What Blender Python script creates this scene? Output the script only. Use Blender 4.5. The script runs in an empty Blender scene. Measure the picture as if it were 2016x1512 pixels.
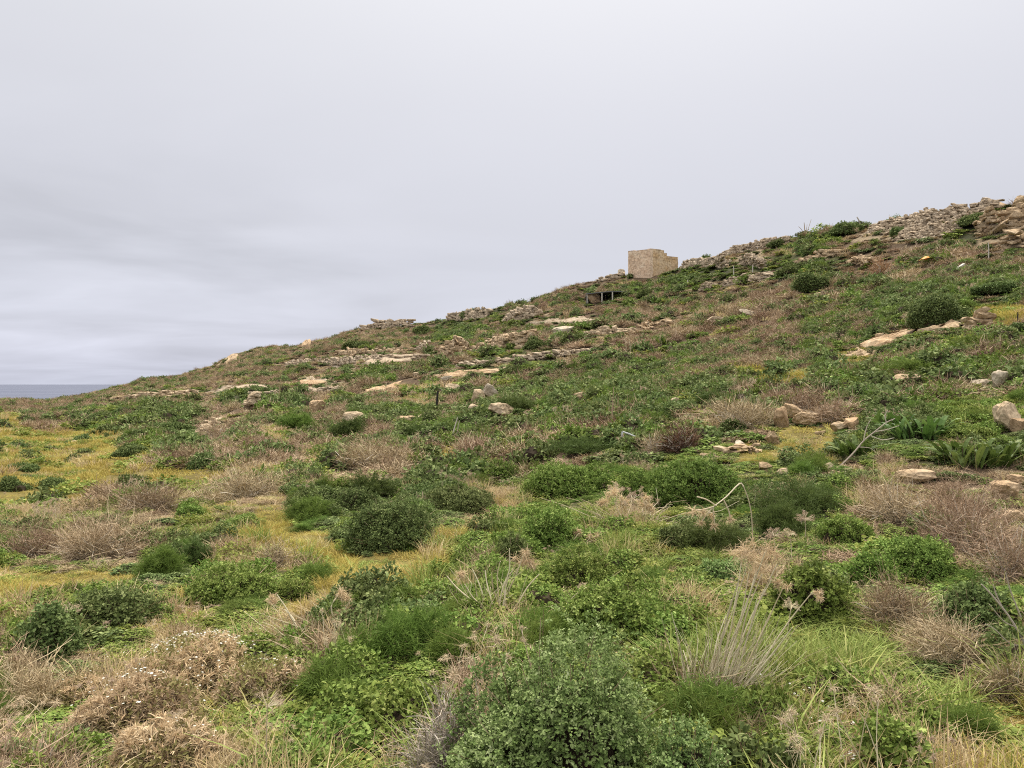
import bpy, math
import numpy as np
from mathutils import Vector

rng = np.random.default_rng(11)
SC = bpy.context.scene
COL = SC.collection
F, CU, CV = 1500.0, 1008.0, 756.0          # focal length and centre of the 2016 x 1512 photograph

# ------------------------------------------------------------------ noise
def _hash(ix, iy, seed):
    n = (ix.astype(np.int64) * 374761393 + iy.astype(np.int64) * 668265263 + seed * 1274126177) & 0x7fffffff
    n = ((n ^ (n >> 13)) * 1274126177) & 0x7fffffff
    n = (n ^ (n >> 16)) & 0xffff
    return n / 65535.0

def vnoise(x, y, seed=0):
    x = np.asarray(x, float); y = np.asarray(y, float)
    x0 = np.floor(x); y0 = np.floor(y)
    fx = x - x0; fy = y - y0
    fx = fx * fx * (3 - 2 * fx); fy = fy * fy * (3 - 2 * fy)
    a = _hash(x0, y0, seed); b = _hash(x0 + 1, y0, seed)
    c = _hash(x0, y0 + 1, seed); d = _hash(x0 + 1, y0 + 1, seed)
    return (a * (1 - fx) + b * fx) * (1 - fy) + (c * (1 - fx) + d * fx) * fy - 0.5

def fbm(x, y, seed=0, octv=3):
    s, a = 0.0, 1.0
    for k in range(octv):
        s = s + a * vnoise(x * 2 ** k, y * 2 ** k, seed + k * 17); a *= 0.5
    return s

# ------------------------------------------------------------------ terrain
SIL = np.array([(-900, 796), (-300, 793), (0, 793), (100, 792), (150, 781), (200, 772), (260, 758), (300, 746), (350, 742), (400, 731),
 (420, 724), (440, 709), (465, 696), (500, 689), (580, 684), (600, 675), (650, 667), (700, 652), (720, 645), (760, 639),
 (830, 635), (900, 626), (950, 617), (1000, 602), (1050, 592), (1100, 577), (1150, 563), (1180, 554), (1220, 544), (1236, 542),
 (1285, 543), (1318, 537), (1342, 524), (1400, 514), (1430, 500), (1500, 486), (1560, 471), (1620, 460), (1700, 446), (1750, 438), (1830, 425),
 (1880, 414), (1950, 402), (2016, 392), (2400, 330), (3000, 280)], float)
DEP = np.array([(-900, 150), (0, 148), (260, 165), (420, 178), (600, 158), (720, 142), (950, 122), (1236, 106), (1400, 95),
 (1600, 80), (1800, 66), (2016, 57), (2400, 48), (3000, 40)], float)
Y0 = 3.2
COLS = {
 -300: [(1640, 3.2), (1200, 7), (1050, 12.3), (950, 21), (880, 36), (830, 64), (805, 98)],
 0:    [(1610, 3.2), (1200, 7), (1050, 12.3), (950, 21), (880, 35), (830, 62), (805, 95)],
 300:  [(1610, 3.2), (1200, 7), (1050, 12), (950, 20), (880, 32), (830, 54), (790, 90), (760, 140)],
 600:  [(1610, 3.2), (1200, 7), (1050, 11.5), (950, 18), (860, 32), (800, 50), (740, 85), (692, 128)],
 850:  [(1600, 3.2), (1200, 6.8), (1050, 10.8), (950, 16.5), (860, 27), (790, 42), (720, 70), (665, 110)],
 1100: [(1590, 3.2), (1200, 6.5), (1050, 10), (950, 15), (860, 22), (780, 35), (700, 56), (620, 92)],
 1350: [(1580, 3.2), (1200, 6.3), (1050, 9.4), (950, 13.5), (860, 19), (780, 27), (700, 41), (600, 68)],
 1600: [(1575, 3.2), (1200, 6.1), (1050, 9.0), (950, 12.2), (860, 16.5), (760, 24), (660, 36), (560, 54)],
 1800: [(1570, 3.2), (1200, 6.0), (1050, 8.7), (920, 11.5), (830, 15), (740, 20.5), (640, 30), (540, 45)],
 2016: [(1565, 3.2), (1200, 5.9), (1050, 8.4), (920, 11), (830, 14), (730, 19), (620, 28), (500, 42)],
 2500: [(1550, 3.2), (1200, 5.8), (1050, 8.0), (920, 10.4), (800, 14), (700, 19), (600, 25), (450, 36)],
}
_T = np.linspace(0, 1, 97)
_UC = np.array(sorted(COLS), float)
_W = []
for u in _UC:
    S = np.interp(u, SIL[:, 0], SIL[:, 1]); D = np.interp(u, DEP[:, 0], DEP[:, 1])
    tab = COLS[int(u)] + [(S, D)]
    tt = np.array([math.log(d / Y0) / math.log(D / Y0) for _, d in tab])
    ww = np.array([(v - S) / (tab[0][0] - S) for v, _ in tab])
    w = np.interp(_T, tt, ww)
    k = np.array([1, 2, 3, 2, 1.]) / 9
    w[2:-2] = np.convolve(w, k, 'valid')
    _W.append(w)
_W = np.array(_W)
_VB = np.array([COLS[int(u)][0][0] for u in _UC])

def H(x, y, rough=True):
    x = np.asarray(x, float); y = np.asarray(y, float)
    yy = np.maximum(y, Y0)
    u = np.clip(CU + F * x / yy, -890, 2900)
    S = np.interp(u, SIL[:, 0], SIL[:, 1]); D = np.interp(u, DEP[:, 0], DEP[:, 1])
    t = np.log(yy / Y0) / np.log(D / Y0)
    tc = np.clip(t, 0, 1)
    uc = np.clip(u, _UC[0], _UC[-1] - 1e-6)
    ci = np.clip(np.searchsorted(_UC, uc, 'right') - 1, 0, len(_UC) - 2)
    fu = (uc - _UC[ci]) / (_UC[ci + 1] - _UC[ci])
    kt = np.clip((tc * 96).astype(int), 0, 95); ft = tc * 96 - kt
    w0 = _W[ci, kt] * (1 - ft) + _W[ci, kt + 1] * ft
    w1 = _W[ci + 1, kt] * (1 - ft) + _W[ci + 1, kt + 1] * ft
    w = w0 * (1 - fu) + w1 * fu
    vb = _VB[ci] * (1 - fu) + _VB[ci + 1] * fu
    v = S + w * (vb - S)
    ye = np.minimum(yy, D)
    z = (CV - v) / F * ye
    drop = np.interp(u, [0, 400, 700], [0.45, 0.3, 0.12])
    z = np.where(yy > D, np.maximum(z - drop * (yy - D), -70.0), z)
    if rough:
        far = np.clip(y / 55, 0, 1)
        z = z + 0.12 * fbm(x / 1.1, y / 1.1, 3) * np.clip(y / 5, .3, 1) + 0.34 * fbm(x / 4.5, y / 4.5, 9) * np.clip(y / 16, 0, 1) \
              + 1.3 * fbm(x / 13, y / 13, 21) * far
    return z

def UV(x, y, z):
    return CU + F * x / y, CV - F * z / y

_YS = np.geomspace(2.2, 260, 1400)
def P(u, v):
    """the ground point that shows at pixel (u, v) of the photograph"""
    x = (u - CU) / F * _YS; zr = (CV - v) / F * _YS
    hit = np.nonzero(H(x, _YS) >= zr)[0]
    D = np.interp(u, DEP[:, 0], DEP[:, 1])
    if len(hit) == 0 or _YS[hit[0]] > D * 1.02:
        y = D * 0.985
    else:
        y = _YS[hit[0]]
    xx = (u - CU) / F * y
    return np.array([xx, y, float(H(xx, y))])

# vegetation cover of the slope, one letter per 84 x 40 pixel patch of ground
COVER = """....................rrrr
..................gdrrdr
...............rbrggbbbb
..............bddgddbbbg
............bbggbbbbgddg
.........bddrbbbbbbggddy
.......bbbdbbgbbbbbggrgg
.....bbbgbbggbbgbbbgyggg
...bbbbrgbggggggbyydgggg
bbbbbddbbsbgdgdgdbbbgggg
ybddbbgbddgdggddbdbbsdgg
yyygdbsbbdggggggbgyyddgd
yyyybbbsbbybgbdggyyydgdd
yyyyyssbbbdgggggggddbbbb
yybgsssddddsgggggdddbbbb
swwbwwyddddsggswdddgbbbb
bbbwwyyyddyyggwwddgggbbb
gbbddsyyyyyggwlllsggggbb
yyyddggyyyyggggwgsggbggb
ygggygyyyywgggggwggdbbgg
sgwsswssddgggggwswlllbbb
gdwsswsbddgsggggwllllbbg
bbssswgbddgsgggglllllbbb
bbssswgggggsggggllllllbb
gwssswwggggbgggggllwwlll
gwsswwwgggwbggggggwssgyy
bbyyysswwgwbgggggglssggy
bbyyysswwgwbgggggglswsyy""".split("\n")
assert all(len(r) == 24 for r in COVER)
_rows = [list(r) for r in COVER]
for c in range(24):
    first = next(r for r in range(28) if _rows[r][c] != '.')
    for r in range(first):
        _rows[r][c] = _rows[first][c]
LET = "gdbsylwr"
CODE = np.array([[LET.index(ch) for ch in r] for r in _rows])

def cover_at(x, y, z=None):
    """index into LET of the cover that grows at ground points (x, y)"""
    z = H(x, y) if z is None else z
    u, v = UV(x, np.maximum(y, 2.2), z)
    j = 60 * fbm(x / (0.10 * y + .3), y / (0.08 * y + .3), 31, 3)
    k = 22 * fbm(x / (0.13 * y + .3) + 9.1, y / (0.08 * y + .3), 47, 3)
    c = np.clip(((u + j * 1.3) / 84).astype(int), 0, 23)
    r = np.clip(((v + k - 400) / 40).astype(int), 0, 27)
    return CODE[r, c]

# ------------------------------------------------------------------ mesh building
class Geo:
    def __init__(s):
        s.v, s.f, s.m, s.a, s.n = [], [], [], [], 0
    def add(s, v, f, mat=0, var=None):
        v = np.asarray(v, float).reshape(-1, 3); f = np.asarray(f, int)
        if len(v) == 0: return
        s.v.append(v); s.f.append(f + s.n); s.m.append(np.full(len(f), mat))
        s.a.append(np.full(len(v), .5) if var is None else np.broadcast_to(var, len(v)))
        s.n += len(v)
    def mesh(s, name, mats, smooth=False):
        me = bpy.data.meshes.new(name)
        v = np.concatenate(s.v); a = np.concatenate(s.a)
        me.vertices.add(len(v)); me.vertices.foreach_set('co', v.astype(np.float32).ravel())
        loops = np.concatenate([f.ravel() for f in s.f])
        tot = np.concatenate([np.full(len(f), f.shape[1]) for f in s.f])
        start = np.concatenate([[0], np.cumsum(tot)[:-1]])
        me.loops.add(len(loops)); me.loops.foreach_set('vertex_index', loops.astype(np.int32))
        me.polygons.add(len(tot)); me.polygons.foreach_set('loop_start', start.astype(np.int32))
        me.polygons.foreach_set('material_index', np.concatenate(s.m).astype(np.int32))
        at = me.attributes.new('var', 'FLOAT', 'POINT'); at.data.foreach_set('value', a.astype(np.float32))
        for m in mats: me.materials.append(m)
        me.polygons.foreach_set('use_smooth', np.full(len(tot), bool(smooth)))
        me.update(calc_edges=True); me.validate()
        return me

def nrm(a):
    return a / np.maximum(np.linalg.norm(a, axis=-1, keepdims=True), 1e-9)

def rdir(R, n):
    return nrm(R.normal(size=(n, 3)))

def leaves(g, Pn, A, N, L, W, mat=0, var=None, fold=.18):
    """folded rhombic leaves"""
    n = len(Pn); A = nrm(A); S = nrm(np.cross(A, N)); N = np.cross(S, A)
    L = np.broadcast_to(L, n)[:, None]; W = np.broadcast_to(W, n)[:, None]
    up = N * W * fold
    v = np.stack([Pn, Pn + A * L * .32 + S * W * .46 + up, Pn + A * L * .72 + S * W * .40 + up * .7, Pn + A * L - N * L * .10,
                  Pn + A * L * .72 - S * W * .40 + up * .7, Pn + A * L * .32 - S * W * .46 + up], 1)
    b = np.arange(n)[:, None] * 6
    f = np.concatenate([b + [0, 1, 2, 3], b + [0, 3, 4, 5]])
    g.add(v, f, mat, np.repeat(np.broadcast_to(.5 if var is None else var, n), 6))

def strips(g, pts, W, S, mat=0, var=None):
    """ribbons: pts n x k x 3, widths n x k, side vectors n x 3 or n x k x 3; the last row closes to its width"""
    n, k, _ = pts.shape
    S = nrm(S); S = S[:, None, :] if S.ndim == 2 else S
    W = np.broadcast_to(W, (n, k))[..., None]
    v = np.stack([pts - S * W * .5, pts + S * W * .5], 2).reshape(n, k * 2, 3)
    b = np.arange(n)[:, None, None] * (2 * k) + np.arange(k - 1)[None, :, None] * 2
    f = (b + np.array([0, 1, 3, 2])[None, None, :]).reshape(-1, 4)
    g.add(v, f, mat, np.repeat(np.broadcast_to(.5 if var is None else var, n), 2 * k))

def tubes(g, pts, r, mat=0, var=None, sides=5):
    """round stems: pts n x k x 3, radii n x k"""
    n, k, _ = pts.shape
    r = np.broadcast_to(r, (n, k))
    T = np.gradient(pts, axis=1); T = nrm(T)
    ref = np.where(np.abs(T[..., 2:3]) > .9, np.array([1., 0, 0]), np.array([0, 0, 1.]))
    A = nrm(np.cross(T, ref)); B = np.cross(T, A)
    th = np.arange(sides) / sides * 2 * np.pi
    v = pts[:, :, None, :] + r[:, :, None, None] * (A[:, :, None, :] * np.cos(th)[None, None, :, None] + B[:, :, None, :] * np.sin(th)[None, None, :, None])
    b = np.arange(n)[:, None, None] * (k * sides) + np.arange(k - 1)[None, :, None] * sides
    i = np.arange(sides); j = (i + 1) % sides
    f = np.stack([b + i, b + j, b + j + sides, b + i + sides], -1).reshape(-1, 4)
    g.add(v.reshape(-1, 3), f, mat, np.repeat(np.broadcast_to(.5 if var is None else var, n), k * sides))
    cap = np.arange(n)[:, None] * (k * sides) + (k - 1) * sides + i[None, :]
    g.add(v.reshape(-1, 3)[cap.ravel()], np.arange(n * sides).reshape(n, sides), mat, .5)

def box(g, c, s, R=None, mat=0, var=.5):
    q = np.array([[x, y, z] for z in (-.5, .5) for y in (-.5, .5) for x in (-.5, .5)]) * s
    if R is not None: q = q @ np.asarray(R).T
    g.add(q + c, [[0, 2, 3, 1], [4, 5, 7, 6], [0, 1, 5, 4], [2, 6, 7, 3], [0, 4, 6, 2], [1, 3, 7, 5]], mat, var)

def rotz(a):
    c, s = math.cos(a), math.sin(a)
    return np.array([[c, -s, 0], [s, c, 0], [0, 0, 1.]])

# ------------------------------------------------------------------ objects
def obj(name, me, parent=None, loc=None):
    o = bpy.data.objects.new(name, me); COL.objects.link(o)
    if parent is not None: o.parent = parent
    if loc is not None: o.location = loc
    return o
def tag(o, label, cat, group=None, kind=None):
    o['label'] = label; o['category'] = cat
    if group: o['group'] = group
    o['kind'] = kind or 'thing'
    return o
def thing(name, label, cat, loc, group=None, rz=0):
    o = bpy.data.objects.new(name, None); COL.objects.link(o)
    o.location = loc; o.rotation_euler.z = rz; o.empty_display_size = .2
    return tag(o, label, cat, group)

# ------------------------------------------------------------------ materials
def new_mat(name):
    m = bpy.data.materials.new(name); m.use_nodes = True
    nt = m.node_tree; nt.nodes.clear()
    return m, nt
def N_(nt, t, **kw):
    n = nt.nodes.new(t)
    for k, v in kw.items():
        if k.startswith('i_'): n.inputs[k[2:].replace('_', ' ')].default_value = v
        else: setattr(n, k, v)
    return n
def ramp(nt, stops):
    r = nt.nodes.new('ShaderNodeValToRGB'); e = r.color_ramp.elements
    while len(e) < len(stops): e.new(.5)
    for i, (p, c) in enumerate(stops):
        e[i].position = p; e[i].color = (*c, 1)
    return r
def plant_mat(name, stops, trans=.18, rough=.6, spec=.12, vary=.22, patch=.25, hue=.03):
    """leaf colours run along the attribute var (one value per leaf); each plant and each patch of slope differs a little"""
    m, nt = new_mat(name); L = nt.links.new
    at = N_(nt, 'ShaderNodeAttribute', attribute_name='var')
    r = ramp(nt, stops); L(at.outputs['Fac'], r.inputs[0])
    oi = N_(nt, 'ShaderNodeObjectInfo')
    ns = N_(nt, 'ShaderNodeTexNoise'); ns.inputs['Scale'].default_value = .33; ns.inputs['Detail'].default_value = 2
    L(oi.outputs['Location'], ns.inputs['Vector'])
    v = N_(nt, 'ShaderNodeMath', operation='MULTIPLY_ADD'); v.inputs[1].default_value = vary; v.inputs[2].default_value = 1 - vary / 2
    L(oi.outputs['Random'], v.inputs[0])
    p = N_(nt, 'ShaderNodeMath', operation='MULTIPLY_ADD'); p.inputs[1].default_value = patch * 2; p.inputs[2].default_value = 1 - patch
    L(ns.outputs['Fac'], p.inputs[0])
    vp = N_(nt, 'ShaderNodeMath', operation='MULTIPLY'); L(v.outputs[0], vp.inputs[0]); L(p.outputs[0], vp.inputs[1])
    hs = N_(nt, 'ShaderNodeHueSaturation'); L(vp.outputs[0], hs.inputs['Value']); L(r.outputs[0], hs.inputs['Color'])
    hh = N_(nt, 'ShaderNodeMath', operation='MULTIPLY_ADD'); hh.inputs[1].default_value = hue; hh.inputs[2].default_value = .5 - hue / 2
    L(oi.outputs['Random'], hh.inputs[0]); L(hh.outputs[0], hs.inputs['Hue'])
    b = N_(nt, 'ShaderNodeBsdfPrincipled'); b.inputs['Roughness'].default_value = rough; b.inputs['Specular IOR Level'].default_value = spec
    L(hs.outputs[0], b.inputs['Base Color'])
    o = N_(nt, 'ShaderNodeOutputMaterial')
    if trans > 0:
        tr = N_(nt, 'ShaderNodeBsdfTranslucent'); L(hs.outputs[0], tr.inputs[0])
        mx = N_(nt, 'ShaderNodeMixShader'); mx.inputs[0].default_value = trans
        L(b.outputs[0], mx.inputs[1]); L(tr.outputs[0], mx.inputs[2]); L(mx.outputs[0], o.inputs[0])
    else:
        L(b.outputs[0], o.inputs[0])
    return m

def stone_mat(name, stops, scale=1.0, bump=.5, vary=.3):
    m, nt = new_mat(name); L = nt.links.new
    tc = N_(nt, 'ShaderNodeTexCoord'); oi = N_(nt, 'ShaderNodeObjectInfo')
    at = N_(nt, 'ShaderNodeAttribute', attribute_name='var')
    n1 = N_(nt, 'ShaderNodeTexNoise'); n1.inputs['Scale'].default_value = 2.2 * scale; n1.inputs['Detail'].default_value = 8; n1.inputs['Roughness'].default_value = .65
    ge = N_(nt, 'ShaderNodeNewGeometry')
    L(ge.outputs['Position'], n1.inputs['Vector'])
    r = ramp(nt, stops); L(n1.outputs['Fac'], r.inputs[0])
    n2 = N_(nt, 'ShaderNodeTexNoise'); n2.inputs['Scale'].default_value = 11 * scale; n2.inputs['Detail'].default_value = 6
    L(ge.outputs['Position'], n2.inputs['Vector'])
    r2 = ramp(nt, [(.42, (1, 1, 1)), (.60, (.60, .57, .54))]); L(n2.outputs['Fac'], r2.inputs[0])
    mu = N_(nt, 'ShaderNodeMix', data_type='RGBA', blend_type='MULTIPLY'); mu.inputs[0].default_value = .8
    L(r.outputs[0], mu.inputs[6]); L(r2.outputs[0], mu.inputs[7])
    v = N_(nt, 'ShaderNodeMath', operation='MULTIPLY_ADD'); v.inputs[1].default_value = vary; v.inputs[2].default_value = 1 - vary / 2
    L(at.outputs['Fac'], v.inputs[0])
    hs = N_(nt, 'ShaderNodeHueSaturation'); L(v.outputs[0], hs.inputs['Value']); L(mu.outputs[2], hs.inputs['Color'])
    b = N_(nt, 'ShaderNodeBsdfPrincipled'); b.inputs['Roughness'].default_value = .92; b.inputs['Specular IOR Level'].default_value = .15
    L(hs.outputs[0], b.inputs['Base Color'])
    bp = N_(nt, 'ShaderNodeBump'); bp.inputs['Strength'].default_value = bump; bp.inputs['Distance'].default_value = .05 / scale
    L(n2.outputs['Fac'], bp.inputs['Height']); L(bp.outputs[0], b.inputs['Normal'])
    o = N_(nt, 'ShaderNodeOutputMaterial'); L(b.outputs[0], o.inputs[0])
    return m

def plain_mat(name, c, rough=.7, bumpscale=None):
    m, nt = new_mat(name); L = nt.links.new
    n1 = N_(nt, 'ShaderNodeTexNoise'); n1.inputs['Scale'].default_value = bumpscale or 6; n1.inputs['Detail'].default_value = 5
    r = ramp(nt, [(.3, tuple(.72 * k for k in c)), (.7, tuple(min(1.15 * k, 1) for k in c))]); L(n1.outputs['Fac'], r.inputs[0])
    b = N_(nt, 'ShaderNodeBsdfPrincipled'); b.inputs['Roughness'].default_value = rough; b.inputs['Specular IOR Level'].default_value = .2
    L(r.outputs[0], b.inputs['Base Color'])
    o = N_(nt, 'ShaderNodeOutputMaterial'); L(b.outputs[0], o.inputs[0])
    return m

M = {}
M['pale_leaf'] = plant_mat('pale_leaf', [(0, (.06, .115, .028)), (.45, (.20, .30, .09)), (.75, (.41, .52, .22)), (1, (.64, .72, .42))])  # lightest stop is a highlight painted on single leaves
M['green_leaf'] = plant_mat('green_leaf', [(0, (.05, .09, .016)), (.5, (.17, .245, .048)), (.8, (.33, .40, .11)), (1, (.50, .56, .21))])  # ramp stretched upwards to paint highlights on some leaves
M['bright_leaf'] = plant_mat('bright_leaf', [(0, (.08, .13, .025)), (.5, (.17, .25, .055)), (.8, (.28, .36, .09)), (1, (.42, .50, .16))])
M['dark_leaf'] = plant_mat('dark_leaf', [(0, (.04, .06, .018)), (.5, (.13, .175, .055)), (.8, (.27, .32, .12)), (1, (.44, .49, .23))])  # upper stops are grey green highlights put into the leaf colour
M['olive_leaf'] = plant_mat('olive_leaf', [(0, (.15, .15, .05)), (.6, (.29, .26, .10)), (1, (.42, .36, .17))])
M['fennel'] = plant_mat('fennel_leaf', [(0, (.075, .12, .022)), (.6, (.15, .22, .045)), (1, (.27, .34, .09))], trans=.35)
M['dark_fennel'] = plant_mat('dark_fennel_leaf', [(0, (.05, .075, .02)), (.6, (.105, .15, .04)), (1, (.20, .24, .08))], trans=.3)
M['herb'] = plant_mat('herb_leaf', [(0, (.12, .16, .03)), (.5, (.24, .29, .06)), (.85, (.40, .43, .12)), (1, (.56, .50, .2))], trans=.3)
M['strap_leaf'] = plant_mat('strap_leaf', [(0, (.055, .10, .02)), (.6, (.10, .165, .035)), (1, (.19, .26, .07))], trans=.25, rough=.5, spec=.25)
M['grass_green'] = plant_mat('green_grass_blade', [(0, (.11, .15, .03)), (.5, (.23, .29, .065)), (.85, (.37, .41, .12)), (1, (.50, .45, .2))], trans=.3)
M['grass_yellow'] = plant_mat('yellow_grass_blade', [(0, (.31, .27, .065)), (.5, (.48, .39, .10)), (.85, (.60, .48, .165)), (1, (.29, .30, .08))], trans=.3)
M['grass_straw'] = plant_mat('straw_grass_blade', [(0, (.40, .30, .15)), (.5, (.58, .44, .24)), (.8, (.68, .55, .34)), (1, (.34, .32, .12))], trans=.25)
M['twig_brown'] = plant_mat('brown_twig', [(0, (.14, .09, .055)), (.5, (.33, .235, .145)), (1, (.56, .445, .305))], trans=0, rough=.85, spec=.1)
M['twig_pink'] = plant_mat('pinkish_twig', [(0, (.20, .135, .08)), (.5, (.43, .315, .20)), (1, (.66, .53, .37))], trans=0, rough=.85, spec=.1)
M['twig_rust'] = plant_mat('rust_brown_twig', [(0, (.05, .03, .018)), (.5, (.11, .06, .035)), (1, (.22, .13, .075))], trans=0, rough=.85, spec=.1)
M['twig_orange'] = plant_mat('orange_brown_twig', [(0, (.22, .12, .06)), (.5, (.38, .23, .12)), (1, (.50, .34, .2))], trans=0, rough=.85, spec=.1)
M['twig_grey'] = plant_mat('grey_twig', [(0, (.24, .20, .16)), (.5, (.42, .36, .29)), (1, (.60, .54, .46))], trans=0, rough=.85, spec=.1)
M['shaded_core_twig'] = plant_mat('shaded_woody_core', [(0, (.028, .022, .013)), (1, (.07, .052, .033))], trans=0, rough=.9, spec=.1)  # twig brown darkened, so the shade in shrub gaps is in the colour
M['puff'] = plant_mat('dry_seed_head', [(0, (.38, .27, .18)), (.5, (.56, .43, .30)), (1, (.72, .60, .45))], trans=.2, rough=.9, spec=.05)
M['tan_plume'] = plant_mat('tan_plume', [(0, (.43, .30, .175)), (.5, (.67, .505, .315)), (1, (.83, .69, .48))], trans=.25, rough=.9, spec=.05, patch=.05, hue=.006)
M['white_flower'] = plant_mat('white_flower', [(0, (.55, .55, .47)), (1, (.82, .82, .76))], trans=.2, vary=.08, patch=.05)
M['stalk'] = plant_mat('dead_stalk', [(0, (.38, .30, .19)), (.5, (.55, .46, .32)), (1, (.72, .63, .47))], trans=0, rough=.8, spec=.15)
M['limestone'] = stone_mat('limestone', [(.3, (.28, .195, .115)), (.5, (.44, .325, .205)), (.72, (.57, .46, .33))])
M['pale_stone'] = stone_mat('pale_limestone', [(.3, (.31, .225, .14)), (.5, (.475, .37, .25)), (.72, (.61, .51, .38))])
M['orange_stone'] = stone_mat('orange_limestone', [(.3, (.31, .195, .11)), (.5, (.475, .34, .21)), (.72, (.59, .47, .33))])
M['grey_stone'] = stone_mat('grey_limestone', [(.3, (.28, .225, .165)), (.5, (.44, .37, .28)), (.72, (.58, .52, .42))])
M['stained_ashlar'] = stone_mat('stained_ashlar_block', [(.3, (.46, .285, .14)), (.48, (.60, .42, .25)), (.66, (.70, .54, .37))], scale=.35, vary=.2, bump=.25)
M['rubble'] = stone_mat('rubble_stone', [(.3, (.26, .195, .135)), (.5, (.42, .335, .24)), (.72, (.58, .49, .38))], vary=.4)
M['ashlar'] = stone_mat('ashlar_block', [(.3, (.56, .385, .255)), (.48, (.71, .525, .375)), (.66, (.79, .645, .49))], scale=.35, vary=.16, bump=.2)
# ------------------------------------------------------------------ plant and stone builders
UPZ = np.array([0, 0, 1.])
def disc(R, n, r):
    a = R.uniform(0, 2 * np.pi, n); q = r * np.sqrt(R.uniform(0, 1, n))
    return np.stack([q * np.cos(a), q * np.sin(a), np.zeros(n)], 1)

def g_grass(g, R, n, h, spread, w, lean=.6, k=4, mat=0, wind=(0.15, 0)):
    b = disc(R, n, spread); a = R.uniform(0, 2 * np.pi, n)
    ld = np.stack([np.cos(a), np.sin(a), np.zeros(n)], 1) * .7 + b / spread * .5 + np.array([wind[0], wind[1], 0])
    hh = h * R.uniform(.45, 1.1, n); le = lean * R.uniform(.25, 1.3, n)
    t = np.linspace(0, 1, k)[None, :, None]
    pts = b[:, None] + UPZ * hh[:, None, None] * (t - .38 * le[:, None, None] * t ** 2.2) + ld[:, None] * (hh * le)[:, None, None] * t ** 1.8
    ww = w * R.uniform(.6, 1.3, n)[:, None] * np.maximum((1 - np.linspace(0, 1, k)) ** .7, .12)[None]
    sd = np.stack([-np.sin(a), np.cos(a), np.zeros(n)], 1) + R.normal(0, .5, (n, 3)) * [1, 1, .2]
    strips(g, pts, ww, sd, mat, R.beta(1.6, 1.8, n))

def g_herb(g, R, n, r, h, leaf, mat=0):
    b = disc(R, n, r); hn = .35 + .65 * (fbm(b[:, 0] * 3.1 / r + 7, b[:, 1] * 3.1 / r + R.uniform(0, 50), 5) + .5)
    b[:, 2] = h * hn * R.uniform(.35, 1.05, n)
    A = rdir(R, n) * [1, 1, .45]; Nn = nrm(UPZ + R.normal(0, .45, (n, 3)))
    L = leaf * R.uniform(.55, 1.35, n)
    leaves(g, b, A, Nn, L, L * R.uniform(.5, .85, n), mat, np.clip(R.beta(2, 2.6, n) + (R.uniform(size=n) < .04) * .5, 0, 1))

def dome_dirs(R, n, low=-.12):
    z = R.uniform(low, 1, n); a = R.uniform(0, 2 * np.pi, n); q = np.sqrt(np.maximum(1 - z * z, 0))
    return np.stack([q * np.cos(a), q * np.sin(a), z], 1)

def lumpy(R, d, k=16, amp=.14, sharp=14):
    c = dome_dirs(R, k, -.1); w = R.uniform(.4, 1, k)
    e = np.exp((d @ c.T - 1) * sharp) * w
    c2 = dome_dirs(R, 7, -.2); e2 = (np.exp((d @ c2.T - 1) * 5) * R.uniform(.5, 1, 7)).max(1)
    return 1 - amp * .5 + amp * np.minimum(e.sum(1), 1.3) + 1.3 * amp * (e2 - .72) + .05 * (fbm(d[:, 0] * 6 + 3 * d[:, 2], d[:, 1] * 6 - 2 * d[:, 2], int(R.integers(99))))

def g_cushion(g, R, rx, ry, h, leaf, n, mat=0, amp=.16, whorl=9, wl=.6, lumps=16, depth=.16, flat=.5, stray=0.):
    """a rounded shrub: whorls of small leaves at sprig tips through the outer shell of a lumpy dome"""
    m = max(n // whorl, 1)
    d = dome_dirs(R, m); rr = lumpy(R, d, lumps, amp, 12) * (1 - depth * R.beta(1.2, 2.2, m)) * R.uniform(.965, 1.05, m)
    if stray: rr = rr * np.where(R.uniform(size=m) < stray, R.uniform(1.02, 1.22, m), 1)
    tip = d * rr[:, None] * [rx, ry, h]
    out = nrm(d / [rx, ry, h]); ax = nrm(out + UPZ * .5 + R.normal(0, .35, (m, 3)))
    q = np.repeat(np.arange(m), whorl); k = len(q)
    A = nrm(ax[q] * R.uniform(.1, .7, k)[:, None] + rdir(R, k)); Nn = nrm(ax[q] * 1.0 + UPZ * flat + R.normal(0, .35, (k, 3)))
    L = leaf * R.uniform(.6, 1.3, k)
    pos = tip[q] + R.normal(0, leaf * .5, (k, 3))
    pos[:, 2] = np.maximum(pos[:, 2], -.02)
    leaves(g, pos, A, Nn, L, L * wl * R.uniform(.8, 1.2, k), mat, np.clip(np.repeat(R.beta(2, 2, m), whorl) * .6 + R.beta(2, 2, k) * .4, 0, 1))

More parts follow.
